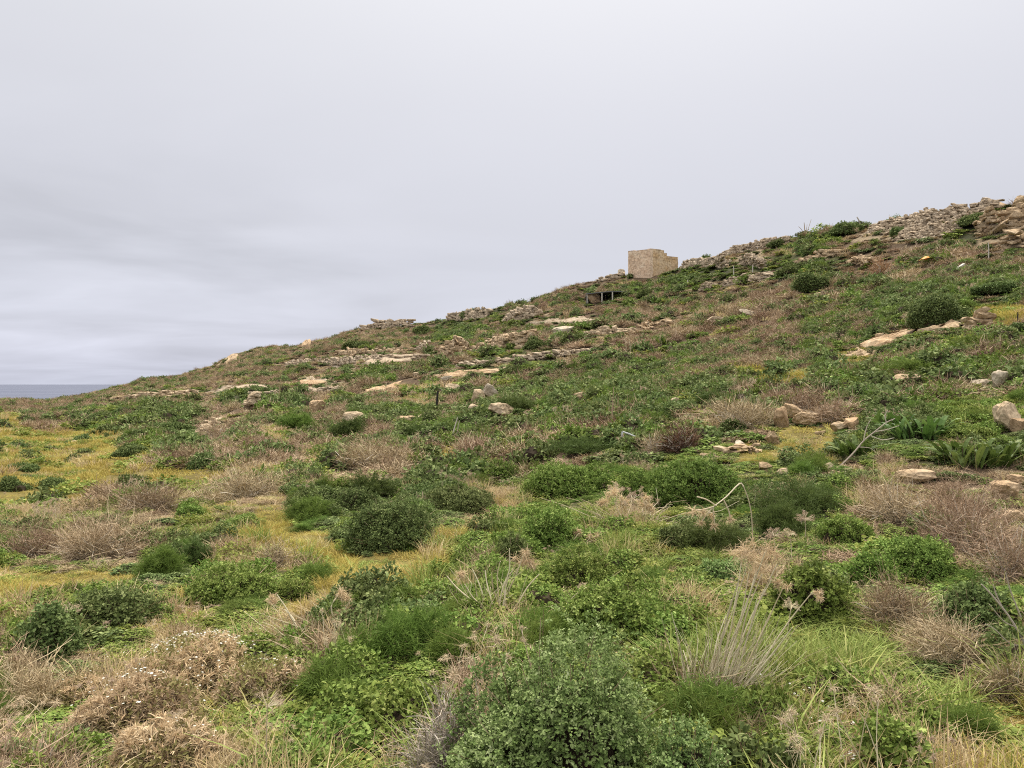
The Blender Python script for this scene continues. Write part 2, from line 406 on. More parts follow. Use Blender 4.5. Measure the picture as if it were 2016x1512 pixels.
def g_shrub(g, gc, R, rx, ry, h, leaf, n, amp, whorl, wl, lumps, twig=.006):
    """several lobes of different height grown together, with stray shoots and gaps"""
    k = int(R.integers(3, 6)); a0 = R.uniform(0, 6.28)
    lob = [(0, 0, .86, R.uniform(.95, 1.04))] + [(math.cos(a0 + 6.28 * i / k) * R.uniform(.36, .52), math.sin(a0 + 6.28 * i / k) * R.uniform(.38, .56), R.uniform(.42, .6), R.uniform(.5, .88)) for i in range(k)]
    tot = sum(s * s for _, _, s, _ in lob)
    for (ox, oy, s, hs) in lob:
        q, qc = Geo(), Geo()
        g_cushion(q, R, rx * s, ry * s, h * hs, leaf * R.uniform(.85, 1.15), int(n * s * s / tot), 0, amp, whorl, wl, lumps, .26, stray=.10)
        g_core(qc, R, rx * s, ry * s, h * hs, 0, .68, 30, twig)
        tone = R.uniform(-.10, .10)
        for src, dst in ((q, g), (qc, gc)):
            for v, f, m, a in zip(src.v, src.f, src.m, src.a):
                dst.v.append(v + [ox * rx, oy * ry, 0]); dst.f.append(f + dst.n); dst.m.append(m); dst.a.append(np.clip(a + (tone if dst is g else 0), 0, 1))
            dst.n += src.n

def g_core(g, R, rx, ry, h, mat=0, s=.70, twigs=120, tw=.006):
    """the woody inside of a shrub: stems running out from the base and a solid dark lump that paints the shade between leaves"""
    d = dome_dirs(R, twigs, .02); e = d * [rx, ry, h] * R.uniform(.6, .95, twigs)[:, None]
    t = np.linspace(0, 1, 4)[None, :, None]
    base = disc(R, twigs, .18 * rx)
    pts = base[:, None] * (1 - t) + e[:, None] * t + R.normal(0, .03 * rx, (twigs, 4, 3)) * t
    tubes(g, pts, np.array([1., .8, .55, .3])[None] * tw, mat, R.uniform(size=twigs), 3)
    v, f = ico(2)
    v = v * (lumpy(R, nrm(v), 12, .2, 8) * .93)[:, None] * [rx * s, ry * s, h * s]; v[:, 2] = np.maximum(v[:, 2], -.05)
    g.add(v, f, mat, R.uniform(0, .6, len(v)))  # blocks the view through; its dark colour stands for inner shade

def g_fennel(g, R, plumes, fil, rx, ry, h, fl, fw, mat=0, stem=None):
    """feathery foliage: arching plumes set with thread-like leaflets"""
    d = dome_dirs(R, plumes, .02); e = d * [rx, ry, h] * R.uniform(.55, 1.05, plumes)[:, None] * lumpy(R, d, 9, .3, 9)[:, None]
    b = disc(R, plumes, .45 * rx) * [1, ry / rx, 1]
    def curve(t):
        return b[:, None] * (1 - t) + e[:, None] * t + UPZ * (h * .22) * np.sin(np.pi * t) - d[:, None] * 0
    t = np.linspace(0, 1, 5)[None, :, None]
    strips(g, curve(t), fw * 1.6, rdir(R, plumes), mat if stem is None else stem, .3)
    q = np.repeat(np.arange(plumes), fil); n = len(q)
    tq = R.uniform(.42, 1, n) ** .8
    pos = (b[q] * (1 - tq[:, None]) + e[q] * tq[:, None] + UPZ * (h * .22) * np.sin(np.pi * tq)[:, None])
    pos += R.normal(0, fl * .28, (n, 3))
    dd = nrm(nrm(e - b)[q] * .7 + rdir(R, n) + UPZ * .35)
    L = fl * R.uniform(.5, 1.2, n)
    sag = nrm(dd + np.array([0, 0, -.35]))
    pts = np.stack([pos, pos + dd * L[:, None] * .55, pos + dd * L[:, None] * .55 + sag * L[:, None] * .45], 1)
    pts[:, :, 2] = np.maximum(pts[:, :, 2], 0)
    strips(g, pts, fw * np.array([1., .9, .35])[None], rdir(R, n), mat, np.clip(R.beta(2, 2, n) * .7 + .3 * np.repeat(R.uniform(size=plumes), fil), 0, 1))

def g_twigs(g, R, n, rx, ry, h, length, w, mat=0, wig=.35, low=0., stems=24):
    """a tangle of fine dry twigs in a loose lumpy mound"""
    d = dome_dirs(R, n, -.05); rad = lumpy(R, d, 10, .45, 9) * R.uniform(low, 1, n) ** .55
    st = d * rad[:, None] * [rx, ry, h] * .86; st[:, 2] = np.abs(st[:, 2])
    dr = nrm(d * .8 + UPZ * .45 + R.normal(0, .75, (n, 3)))
    L = length * R.uniform(.4, 1.25, n)
    t = np.linspace(0, 1, 4)
    bend = R.normal(0, wig, (n, 3)) ; b2 = R.normal(0, wig * .55, (n, 3))
    pts = st[:, None] + L[:, None, None] * (dr[:, None] * t[None, :, None] + bend[:, None] * (t ** 2)[None, :, None] + b2[:, None] * np.sin(t * 5.5)[None, :, None] * .5)
    pts[:, :, 2] = np.maximum(pts[:, :, 2], 0.0)
    strips(g, pts, w * R.uniform(.6, 1.5, n)[:, None] * np.array([1., .9, .7, .4])[None], rdir(R, n), mat, np.clip(R.beta(1.7, 1.7, n), 0, 1))
    if stems:
        e = dome_dirs(R, stems, .2) * [rx, ry, h] * R.uniform(.6, 1.05, stems)[:, None]; b = disc(R, stems, .2 * rx)
        pts = b[:, None] * (1 - t)[None, :, None] + e[:, None] * t[None, :, None] + R.normal(0, .05 * rx, (stems, 4, 3))
        pts[:, :, 2] = np.maximum(pts[:, :, 2], 0)
        strips(g, pts, w * 2.2 * np.array([1., .85, .6, .35])[None], rdir(R, stems), mat, R.uniform(.5, 1, stems))

def g_puff(g, R, c, r, n, w, mat=0, down=.2):
    """a bristly dry seed head"""
    d = nrm(rdir(R, n) + UPZ * (.35 - down)); L = r * R.uniform(.5, 1.15, n)
    c = np.broadcast_to(c, (n, 3)) + R.normal(0, r * .15, (n, 3))
    mid = c + d * L[:, None] * .6 + R.normal(0, r * .12, (n, 3))
    pts = np.stack([c, mid, mid + nrm(d + [0, 0, -.5]) * L[:, None] * .4], 1)
    strips(g, pts, w * np.array([1., .8, .4])[None], rdir(R, n), mat, R.beta(2, 2, n))

def g_puffplant(g, R, ns, h, spread, hr, nf, w, m_st=0, m_pf=1):
    b = disc(R, ns, spread); a = disc(R, ns, .35 * h); hh = h * R.uniform(.5, 1.05, ns)
    t = np.linspace(0, 1, 4)[None, :, None]
    pts = b[:, None] + a[:, None] * t ** 1.6 + UPZ * hh[:, None, None] * t + R.normal(0, .012 * h, (ns, 4, 3))
    tubes(g, pts, np.array([1., .85, .7, .5])[None] * w, m_st, R.uniform(size=ns), 3)
    for i in range(ns):
        g_puff(g, R, pts[i, -1], hr * R.uniform(.6, 1.2), nf, w * .9, m_pf, .25)

def g_caps(g, R, c, r, mat=0, N=None):
    """small flat-topped flower heads"""
    n = len(c); r = np.broadcast_to(r, n); th = np.arange(6) / 6 * 2 * np.pi
    N = nrm(UPZ + R.normal(0, .35, (n, 3))) if N is None else nrm(N)
    A = nrm(np.cross(N, np.array([1., .2, 0]))); B = np.cross(N, A)
    ring = c[:, None] + r[:, None, None] * (A[:, None] * np.cos(th)[None, :, None] + B[:, None] * np.sin(th)[None, :, None])
    v = np.concatenate([(c + N * r[:, None] * .38)[:, None], ring], 1).reshape(-1, 3)
    b = np.arange(n)[:, None, None] * 7; i = np.arange(6)
    f = (b + np.stack([np.zeros(6, int), 1 + i, 1 + (i + 1) % 6], 1)[None]).reshape(-1, 3)
    g.add(v, f, mat, np.repeat(R.uniform(size=n), 7))

_ICO = {}
def ico(s):
    if s in _ICO: return _ICO[s][0].copy(), _ICO[s][1]
    import bmesh
    bm = bmesh.new(); bmesh.ops.create_icosphere(bm, subdivisions=s, radius=1)
    v = np.array([p.co[:] for p in bm.verts]); f = np.array([[q.index for q in p.verts] for p in bm.faces]); bm.free()
    _ICO[s] = (v, f)
    return v.copy(), f

def rock(R, sub=3, cuts=9, size=(1, 1, 1), rough=.05, boxy=0.):
    boxy = .35 + .5 * boxy; cuts = max(cuts - 3, 4)
    v, f = ico(sub)
    if boxy: v = v * (1 - boxy) + boxy * v / np.abs(v).max(1, keepdims=True) * .8
    for k in range(cuts):
        n = rdir(R, 1)[0]; t = R.uniform(.38, .74)
        d = v @ n; v = v - np.maximum(d - t, 0)[:, None] * n * R.uniform(.8, 1)
    s = R.uniform(0, 90)
    nn = fbm(v[:, 0] * 2.3 + s, v[:, 1] * 2.3 + v[:, 2] * 1.9, 3) + .5 * fbm(v[:, 2] * 5.3 + s, v[:, 0] * 5.1 - v[:, 1] * 3, 8)
    v = v * (1 + rough * 2.6 * nn + rough * 1.1 * fbm(v[:, 0] * 9 + s, v[:, 1] * 9 + v[:, 2] * 8, 4))[:, None] * np.asarray(size) * .5 / .82
    return v, f

# ------------------------------------------------------------------ scattered ground cover (kind = stuff)
def proto(name, build, mats, seed):
    g = Geo(); build(g, np.random.default_rng(seed))
    return bpy.data.objects.new(name + '_source', g.mesh(name, mats))     # never linked: only its mesh is used

def scatter(name, label, cat, protos, pts, rz, scl, idx, tilt=None):
    me = bpy.data.meshes.new(name); n = len(pts)
    me.vertices.add(n); me.vertices.foreach_set('co', pts.astype(np.float32).ravel())
    rot = np.zeros((n, 3)); rot[:, 2] = rz
    if tilt is not None: rot[:, :2] = tilt
    for nm, dat in (('rot', rot), ('scl', scl)):
        a = me.attributes.new(nm, 'FLOAT_VECTOR', 'POINT'); a.data.foreach_set('vector', dat.astype(np.float32).ravel())
    a = me.attributes.new('pick', 'INT', 'POINT'); a.data.foreach_set('value', idx.astype(np.int32))
    for p in protos:
        for m in p.data.materials:
            if m.name not in [q.name for q in me.materials]: me.materials.append(m)
    o = obj(name, me); tag(o, label, cat, kind='stuff')
    ng = bpy.data.node_groups.new(name, 'GeometryNodeTree'); L = ng.links.new
    ng.interface.new_socket('Geometry', in_out='INPUT', socket_type='NodeSocketGeometry')
    ng.interface.new_socket('Geometry', in_out='OUTPUT', socket_type='NodeSocketGeometry')
    gi = ng.nodes.new('NodeGroupInput'); go = ng.nodes.new('NodeGroupOutput'); jn = ng.nodes.new('GeometryNodeJoinGeometry')
    def attr(nm, t):
        k = ng.nodes.new('GeometryNodeInputNamedAttribute'); k.data_type = t; k.inputs['Name'].default_value = nm
        return k.outputs['Attribute']
    ap, ar, asc = attr('pick', 'INT'), attr('rot', 'FLOAT_VECTOR'), attr('scl', 'FLOAT_VECTOR')
    for k, p in enumerate(protos):
        oi = ng.nodes.new('GeometryNodeObjectInfo'); oi.inputs['Object'].default_value = p; oi.inputs['As Instance'].default_value = False
        cmp = ng.nodes.new('FunctionNodeCompare'); cmp.data_type = 'INT'; cmp.operation = 'EQUAL'
        L(ap, cmp.inputs[2]); cmp.inputs[3].default_value = k
        ip = ng.nodes.new('GeometryNodeInstanceOnPoints')
        L(gi.outputs[0], ip.inputs['Points']); L(cmp.outputs[0], ip.inputs['Selection']); L(oi.outputs['Geometry'], ip.inputs['Instance'])
        L(ar, ip.inputs['Rotation']); L(asc, ip.inputs['Scale']); L(ip.outputs[0], jn.inputs[0])
    L(jn.outputs[0], go.inputs[0])
    md = o.modifiers.new('scatter', 'NODES'); md.node_group = ng
    return o

# kind -> (three near builders' parameters, three far ones): unit plants about 1 m across, scaled where they stand
def mk(kind, build_near, build_far, mats, nn=3, nf=3):
    return [proto(kind, build_near, mats, 100 + i) for i in range(nn)] + [proto(kind, build_far, mats, 200 + i) for i in range(nf)]
PR = {
 'gy': mk('yellow_grass', lambda g, R: g_grass(g, R, 120, .55, .5, .024, .7), lambda g, R: g_grass(g, R, 90, .42, .6, .042, .8, 3), [M['grass_yellow']]),
 'gl': mk('green_grass', lambda g, R: g_grass(g, R, 80, .95, .42, .038, .85, 5), lambda g, R: g_grass(g, R, 80, .5, .55, .05, .8, 3), [M['grass_green']]),
 'gs': mk('straw_grass', lambda g, R: g_grass(g, R, 95, .8, .45, .02, .7, 4), lambda g, R: g_grass(g, R, 85, .5, .55, .038, .7, 3), [M['grass_straw']]),
 'hb': mk('leafy_herb', lambda g, R: g_herb(g, R, 620, .55, .46, .078), lambda g, R: g_herb(g, R, 190, .6, .42, .16), [M['herb']]),
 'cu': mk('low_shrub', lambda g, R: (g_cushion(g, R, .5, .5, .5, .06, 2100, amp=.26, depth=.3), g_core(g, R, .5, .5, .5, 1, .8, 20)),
          lambda g, R: (g_cushion(g, R, .5, .5, .45, .11, 640, amp=.3, depth=.3), g_core(g, R, .5, .5, .45, 1, .78, 0 + 6)), [M['green_leaf'], M['shaded_core_twig']]),
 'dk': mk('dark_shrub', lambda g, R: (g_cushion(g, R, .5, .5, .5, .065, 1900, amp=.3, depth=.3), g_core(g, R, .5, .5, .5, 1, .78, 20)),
          lambda g, R: (g_cushion(g, R, .5, .5, .5, .115, 640, amp=.35, lumps=9, depth=.3), g_core(g, R, .5, .5, .5, 1, .76, 6)), [M['dark_leaf'], M['shaded_core_twig']]),
 'fn': mk('fennel', lambda g, R: g_fennel(g, R, 90, 30, .5, .5, .6, .13, .009), lambda g, R: g_fennel(g, R, 50, 20, .55, .55, .5, .16, .018), [M['fennel']]),
 'tw': mk('dry_twigs', lambda g, R: g_twigs(g, R, 520, .5, .5, .55, .34, .012), lambda g, R: g_twigs(g, R, 450, .55, .55, .45, .26, .017), [M['twig_brown']]),
 'tp': mk('pinkish_dry_twigs', lambda g, R: g_twigs(g, R, 560, .5, .5, .5, .3, .012), lambda g, R: g_twigs(g, R, 480, .55, .55, .42, .24, .018), [M['twig_pink']]),
 'pf': mk('seed_head_plant', lambda g, R: g_puffplant(g, R, 12, .85, .4, .085, 60, .006), lambda g, R: g_puffplant(g, R, 10, .6, .5, .12, 34, .012), [M['stalk'], M['puff']]),
 'wf': mk('white_flowered_herb', lambda g, R: (g_herb(g, R, 200, .5, .3, .07), g_caps(g, R, disc(R, 30, .5) + UPZ * .36 + R.normal(0, .06, (30, 3)), R.uniform(.012, .024, 30), 1)),
          lambda g, R: (g_herb(g, R, 140, .5, .3, .1), g_caps(g, R, disc(R, 22, .5) + UPZ * .36 + R.normal(0, .06, (22, 3)), R.uniform(.016, .028, 22), 1)), [M['herb'], M['white_flower']]),
 'st': mk('pebble', lambda g, R: g.add(*rock(R, 2, 7, (1, .8, .55)), 0, R.uniform()), lambda g, R: g.add(*rock(R, 2, 7, (1, .8, .55)), 0, R.uniform()), [M['pale_stone']]),
}
RECIPE = {
 'g': dict(hb=.40, cu=.32, gl=.07, fn=.10, tw=.04, pf=.01, gs=.05, tp=.01),
 'd': dict(dk=.42, fn=.16, cu=.14, hb=.14, tw=.07, gs=.05, pf=.02),
 'b': dict(tp=.23, tw=.22, pf=.03, gs=.23, hb=.12, dk=.07, cu=.08, st=.02),
 's': dict(gs=.52, pf=.03, tp=.06, gy=.22, hb=.12, cu=.04, wf=.01),
 'y': dict(gy=.83, gs=.06, hb=.05, gl=.05, dk=.01),
 'l': dict(gl=.60, hb=.20, gy=.08, gs=.07, cu=.05),
 'w': dict(hb=.40, gs=.15, wf=.04, pf=.01, gl=.06, gy=.18, cu=.16),
 'r': dict(st=.30, gs=.2, tp=.12, tw=.14, cu=.12, dk=.12),
}
# size of one plant across (m) in the near / middle / far band, and its height factor
SIZE = dict(gy=(.30, .50, .95, .75), gl=(.30, .40, .9, 1.), gs=(.34, .55, .95, .9), hb=(.36, .6, 1.1, .8), cu=(.40, .65, 1.1, .85), dk=(.45, .8, 1.3, .9),
            fn=(.45, .75, 1.1, .85), tw=(.42, .8, 1.3, .8), tp=(.42, .8, 1.3, .75), pf=(.42, .6, .95, 1.), wf=(.36, .55, .9, .9), st=(.10, .18, .4, 1.))
LOW = []         # (x, y, x', y', radius): strips in which the cover stays short, so that what stands behind shows
KEEP = []        # (x, y, radius): ground kept clear of cover, filled by the things below

def clear_view(u, vb, r, hv=.3, most=7.):
    """keep the cover short over the strip in front of what stands at (u, vb)"""
    p = P(u, vb); q = P(u, min(vb + hv * F / p[1], 1590)); L = p[1] - q[1]
    if L > most: q = p + (q - p) * most / L
    LOW.append((p[0], p[1], q[0], q[1], r))

RECIPE_FAR = dict(RECIPE, g=dict(hb=.08, cu=.25, dk=.18, gl=.04, fn=.10, tw=.14, tp=.11, gs=.09, pf=.01),
                  b=dict(tp=.30, tw=.29, gs=.15, hb=.05, dk=.11, cu=.08, pf=.01, st=.01))
def scatter_all():
    R = np.random.default_rng(5)
    bands = [(2.3, 7, 75, 0), (7, 16, 34, 0), (16, 45, 9.5, 1), (45, 400, 1.9, 2)]
    acc = {k: [] for k in PR}
    for y0, y1, dens, bi in bands:
        hw = 1.5 if y0 < 3 else 1.25 if y0 < 10 else 1.0 if y0 < 20 else .88
        if y1 > 300:
            n = int(dens * hw * (185 ** 2 - y0 ** 2)); y = np.sqrt(R.uniform(y0 ** 2, 185 ** 2, n))
        else:
            n = int(dens * hw * (y1 ** 2 - y0 ** 2)); y = np.sqrt(R.uniform(y0 ** 2, y1 ** 2, n))
        x = R.uniform(-hw, hw, n) * y
        D = np.interp(CU + F * x / y, DEP[:, 0], DEP[:, 1])
        ok = y < D + 4
        for kx, ky, kr in KEEP:
            ok &= (x - kx) ** 2 + (y - ky) ** 2 > kr * kr
        x, y = x[ok], y[ok]; n = len(x)
        z = H(x, y); c = cover_at(x, y, z)
        u = R.uniform(size=n)
        for li, ch in enumerate(LET):
            sel = np.nonzero(c == li)[0]
            if len(sel) == 0: continue
            rc = (RECIPE if bi < 1 or y0 < 10 else RECIPE_FAR)[ch]; ks = list(rc); cum = np.cumsum([rc[k] for k in ks])
            pick = np.minimum(np.searchsorted(cum, u[sel] * cum[-1]), len(ks) - 1)
            for ki, k in enumerate(ks):
                s = sel[pick == ki]
                if ch == 'r': s = s[R.uniform(size=len(s)) < .9]
                if k in ('hb', 'gy') and bi == 0: pass
                if len(s): acc[k].append((x[s], y[s], z[s], np.full(len(s), bi)))
    names = dict(gy=('yellow_grass', 'short yellow olive grass in patches over the lower slope', 'grass'),
                 gl=('green_grass', 'long lush green grass blades between the shrubs', 'grass'),
                 gs=('straw_grass', 'dry straw coloured grass standing between the green plants', 'grass'),
                 hb=('leafy_ground_cover', 'low leafy green herbs carpeting the slope', 'ground cover'),
                 cu=('green_scrub', 'small rounded green scrub covering the hillside', 'scrub'),
                 dk=('dark_scrub', 'dark green scrub spread over the hillside', 'scrub'),
                 fn=('fennel_ground_cover', 'feathery green fennel leaves spread among the scrub', 'ground cover'),
                 tw=('dry_scrub', 'dry brown twiggy scrub covering the hillside', 'scrub'),
                 tp=('pinkish_scrub', 'dry pinkish brown scrub covering the slope', 'scrub'),
                 pf=('dry_weeds', 'dry weeds with bristly tan seed heads across the slope', 'weeds'),
                 wf=('flowering_weeds', 'low weeds dotted with small white flower heads', 'weeds'),
                 st=('gravel', 'small pale limestone pebbles lying in bare patches', 'gravel'))
    for k, lst in acc.items():
        if not lst: continue
        x, y, z, b = (np.concatenate([q[i] for q in lst]) for i in range(4))
        n = len(x); s = np.choose(b, SIZE[k][:3]) * R.uniform(.65, 1.4, n); lowf = np.ones(n)
        for (xa, ya, xb, yb, r) in LOW:
            dx, dy = xb - xa, yb - ya; t = np.clip(((x - xa) * dx + (y - ya) * dy) / (dx * dx + dy * dy + 1e-9), 0, 1)
            lowf[(x - xa - dx * t) ** 2 + (y - ya - dy * t) ** 2 < r * r] = .42
        s = s * (.75 + .25 * lowf)
        scl = np.stack([s * R.uniform(.85, 1.2, n), s * R.uniform(.85, 1.2, n), s * lowf * SIZE[k][3] * R.uniform(.7, 1.25, n)], 1)
        idx = np.where(b == 0, R.integers(0, 3, n), R.integers(3, 6, n))
        nm, lb, ct = names[k]
        scatter(nm, lb, ct, PR[k], np.stack([x, y, z - .03 * s], 1), R.uniform(0, 6.283, n), scl, idx, R.normal(0, .1, (n, 2)))
# ------------------------------------------------------------------ single plants
SEED = [1000]
def RR():
    SEED[0] += 1
    return np.random.default_rng(SEED[0])

def fit(u, vb, vt, w, squash=.8):
    """centre, half width, half depth and height of a dome whose foot, top and width show at those pixels"""
    p = P(u, vb); y = p[1]; rx = w * .5 * y / F
    for _ in range(3):
        yc = y + rx * squash * .75
        rx = w * .5 * yc / F
    x = (u - CU) / F * yc; zg = float(H(x, yc))
    h = (CV - vt) / F * yc - zg
    h = min(max(h, .35 * rx), 2.2 * rx)
    return np.array([x, yc, zg - .03]), rx, rx * squash, h

def shrub(name, label, cat, u, vb, vt, w, kind, group=None, mat=None, squash=.8, leaf=.03, whorl=11, lumps=18, amp=.30, cover=3.0, wl=.55):
    c, rx, ry, h = fit(u, vb, vt, w, squash); R = RR(); y = c[1]
    KEEP.append((c[0], c[1], min(rx, ry) * .72)); clear_view(u, vb - 4, rx * .8, .28, 2.5)
    t = thing(name, label, cat, c, group)
    px = y / F                                             # metres per pixel of the photograph here
    if kind == 'cushion':
        lf = max(leaf * .85, 3.4 * px); area = 2 * np.pi * rx * (ry + h) * .5 * 1.15
        n = int(min(max(area * cover / (.5 * lf * lf * wl), 500), 90000))
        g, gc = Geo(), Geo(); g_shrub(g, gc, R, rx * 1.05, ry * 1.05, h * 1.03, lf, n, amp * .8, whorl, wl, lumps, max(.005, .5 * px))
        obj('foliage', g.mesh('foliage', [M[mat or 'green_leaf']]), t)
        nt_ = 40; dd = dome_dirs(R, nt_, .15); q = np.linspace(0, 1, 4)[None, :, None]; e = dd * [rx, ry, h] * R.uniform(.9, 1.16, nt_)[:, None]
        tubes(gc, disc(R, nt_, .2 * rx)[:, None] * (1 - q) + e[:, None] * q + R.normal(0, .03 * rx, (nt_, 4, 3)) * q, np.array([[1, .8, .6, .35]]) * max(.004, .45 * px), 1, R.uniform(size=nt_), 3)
        obj('woody_stem', gc.mesh('woody_stem', [M['shaded_core_twig'], M['twig_brown']]), t)
    elif kind == 'fennel':
        fw = max(.0042, .75 * px); fl = max(.07, 7 * px) ; pl = 170
        g = Geo(); g_fennel(g, R, pl, 46, rx, ry, h, fl, fw, 0); obj('foliage', g.mesh('foliage', [M[mat or 'fennel']]), t)
        g = Geo(); e = dome_dirs(R, 46, .1) * [rx, ry, h] * .72; b = disc(R, 46, .35 * rx); q = np.linspace(0, 1, 4)[None, :, None]
        tubes(g, b[:, None] * (1 - q) + e[:, None] * q + R.normal(0, .02 * rx, (46, 4, 3)), np.array([[1, .8, .6, .3]]) * max(.006, .6 * px), 0, R.uniform(size=46), 3)
        obj('stem', g.mesh('stem', [M['shaded_core_twig']]), t)
    elif kind == 'twig':
        ww = max(.0042, .85 * px); n = int(min(max(1500 * (w / 150), 700), 6000))
        g = Geo(); g_twigs(g, R, n, rx, ry, h, max(.24 * min(rx, .9) + .08, 14 * px), ww, 0, .42, .1, 0); obj('twigs' if False else 'twig_tangle', g.mesh('twig_tangle', [M[mat or 'twig_brown']]), t)
        g = Geo(); g_twigs(g, R, 0, rx, ry, h, .1, ww * 1.1, 0, stems=60); obj('woody_stem', g.mesh('woody_stem', [M['twig_grey']]), t)
    return t

def small(name, label, cat, u, vb, vt, w, mat, group=None):
    """a distant plant too small to show parts"""
    c, rx, ry, h = fit(u, vb, vt, w); R = RR(); px = c[1] / F
    h = min(h, .95 * rx); KEEP.append((c[0], c[1], rx * .7)); clear_view(u, vb - 3, rx * .8, .25, 4)
    g = Geo(); lf = max(.05, 3.2 * px); g_cushion(g, R, rx, ry, h, lf, int(max(1100, 2 * np.pi * rx * (ry + h) * .55 * 3.2 / (.3 * lf * lf))), 0, .3, 5, .6, 9, .2); g_core(g, R, rx, ry, h, 1, .78, 8, .02)
    o = obj(name, g.mesh(name, [M[mat], M['shaded_core_twig']]), None, c); tag(o, label, cat, group); return o

# --- the green shrubs: u, foot, top, width, foliage, leaf size
for (u, vb, vt, w, mat, leaf, label) in [
 (1095, 1640, 1232, 455, 'pale_leaf', .0195, 'largest pale grey green rounded shrub with small clover like leaves at the bottom edge'),
 (1350, 1640, 1400, 190, 'pale_leaf', .02, 'pale green lower shoulder of the largest shrub towards the dead stalks'),
 (470, 1192, 1104, 215, 'green_leaf', .026, 'bluish green dome shrub beside a feathery fennel, with a smaller dome touching it'),
 (578, 1186, 1130, 96, 'green_leaf', .026, 'small low green dome touching the bluish green shrub in the yellow grass'),
 (222, 1248, 1150, 195, 'dark_leaf', .030, 'dark green rounded shrub directly behind the white flowered tan bush'),
 (92, 1316, 1182, 130, 'dark_leaf', .030, 'dark green dome with a dried umbel in front, near the edge beside yellow grass'),
 (768, 1086, 984, 180, 'dark_leaf', .026, 'tall dark greyish green dome shrub bordered by yellow grass'),
 (1086, 1086, 990, 132, 'green_leaf', .028, 'bright green rounded shrub ringed by straw coloured seed heads'),
 (1135, 985, 908, 210, 'green_leaf', .032, 'wide flat topped green shrub in the middle of the slope'),
 (985, 952, 902, 84, 'green_leaf', .03, 'small dark edged green shrub next to the wide flat topped one'),
 (1376, 1000, 903, 205, 'bright_leaf', .034, 'bright fresh green spreading shrub behind the bent dead umbel stalk'),
 (1248, 985, 925, 90, 'green_leaf', .03, 'narrow green shrub between the flat topped and the bright spreading shrub'),
 (1812, 1150, 1052, 160, 'bright_leaf', .026, 'smooth bright green dome below the large brown twig mass'),
 (1662, 1078, 1012, 125, 'green_leaf', .026, 'small green mound against the foot of the dark fennel thicket'),
 (1715, 1165, 1088, 120, 'green_leaf', .026, 'low dark green mound joined to the smooth bright green dome'),
 (1922, 1260, 1140, 170, 'dark_leaf', .028, 'grey green shrub crossed by pale bare branches near the edge'),
 (1590, 1232, 1098, 180, 'green_leaf', .042, 'leafy shrub of larger glossy leaves with dark gaps near the dead stalks'),
 (1150, 1168, 1084, 165, 'green_leaf', .027, 'green mound behind the cluster of cream dead stems'),
 (1178, 1290, 1146, 215, 'green_leaf', .029, 'mid green shrub just behind the largest pale shrub'),
 (1010, 1110, 1046, 70, 'dark_leaf', .027, 'small dark shrub tucked against the shrub ringed by seed heads'),
 (1440, 1150, 1096, 130, 'pale_leaf', .027, 'pale green low mound in front of the dark fennel thicket'),
 (1330, 1085, 1030, 90, 'dark_leaf', .028, 'low dark green clump under the bent dead umbel stalk'),
 (1760, 1565, 1400, 150, 'green_leaf', .036, 'fern like green clump beside the small white flowered dry bush'),
 (1480, 1590, 1440, 210, 'dark_leaf', .045, 'dark shrub with jagged leaves at the bottom edge beside lush grass'),
 (700, 1010, 955, 90, 'dark_leaf', .03, 'dark shrub low in the brown grass behind the greyish green dome'),
 (905, 1015, 950, 170, 'dark_leaf', .03, 'long low dark shrub with a few pale stems sticking up from it'),
 (850, 840, 812, 70, 'dark_leaf', .05, 'dark scrub at the foot of the black post'),
]:
    shrub('green_shrub', label, 'shrub', u, vb, vt, w, 'cushion', 'rounded green shrubs on the lower slope', mat, leaf=leaf, squash=.75 if w < 300 else .8)

# --- feathery fennel
for (u, vb, vt, w, mat, label) in [
 (315, 1142, 1066, 118, 'fennel', 'bright feathery fennel clump with dark dead stems under it'),
 (388, 1118, 1058, 92, 'dark_fennel', 'smaller darker fennel clump leaning on the bright one'),
 (790, 1318, 1180, 215, 'fennel', 'broad feathery fennel next to the cream dead stems'),
 (885, 1322, 1238, 110, 'fennel', 'fresh vivid green fennel tuft at the flank of the broad one'),
 (1580, 1030, 930, 230, 'dark_fennel', 'large dark feathery thicket behind the bent dead umbel stalk'),
 (1415, 1090, 1010, 200, 'dark_fennel', 'deep green feathery clump spreading below the hanging umbel'),
 (1540, 1060, 975, 150, 'dark_fennel', 'darkest feathery clump in the hollow beside the bent stalk'),
 (610, 1030, 975, 130, 'fennel', 'light green fennel beside brown scrub and yellow grass'),
 (720, 985, 930, 150, 'dark_fennel', 'dark fennel behind the greyish green dome shrub'),
 (1020, 812, 780, 130, 'dark_fennel', 'dark green fennel behind the two pale boulders'),
 (690, 862, 826, 110, 'dark_fennel', 'dark fennel around the squarish pale boulder'),
 (830, 868, 836, 90, 'dark_fennel', 'dark feathery patch below the low broken stones'),
 (1150, 905, 868, 190, 'dark_fennel', 'flat dark fennel band below the bent white pole'),
 (1405, 800, 765, 130, 'dark_fennel', 'dark fennel strip above the pinkish twig mass'),
 (590, 846, 815, 95, 'fennel', 'rounded fennel clump left of the squarish boulder'),
 (1800, 735, 700, 120, 'fennel', 'soft green fennel patch below the pale rock ledge'),
]:
    shrub('fennel_plant', label, 'fennel', u, vb, vt, w, 'fennel', 'feathery fennel clumps', mat)

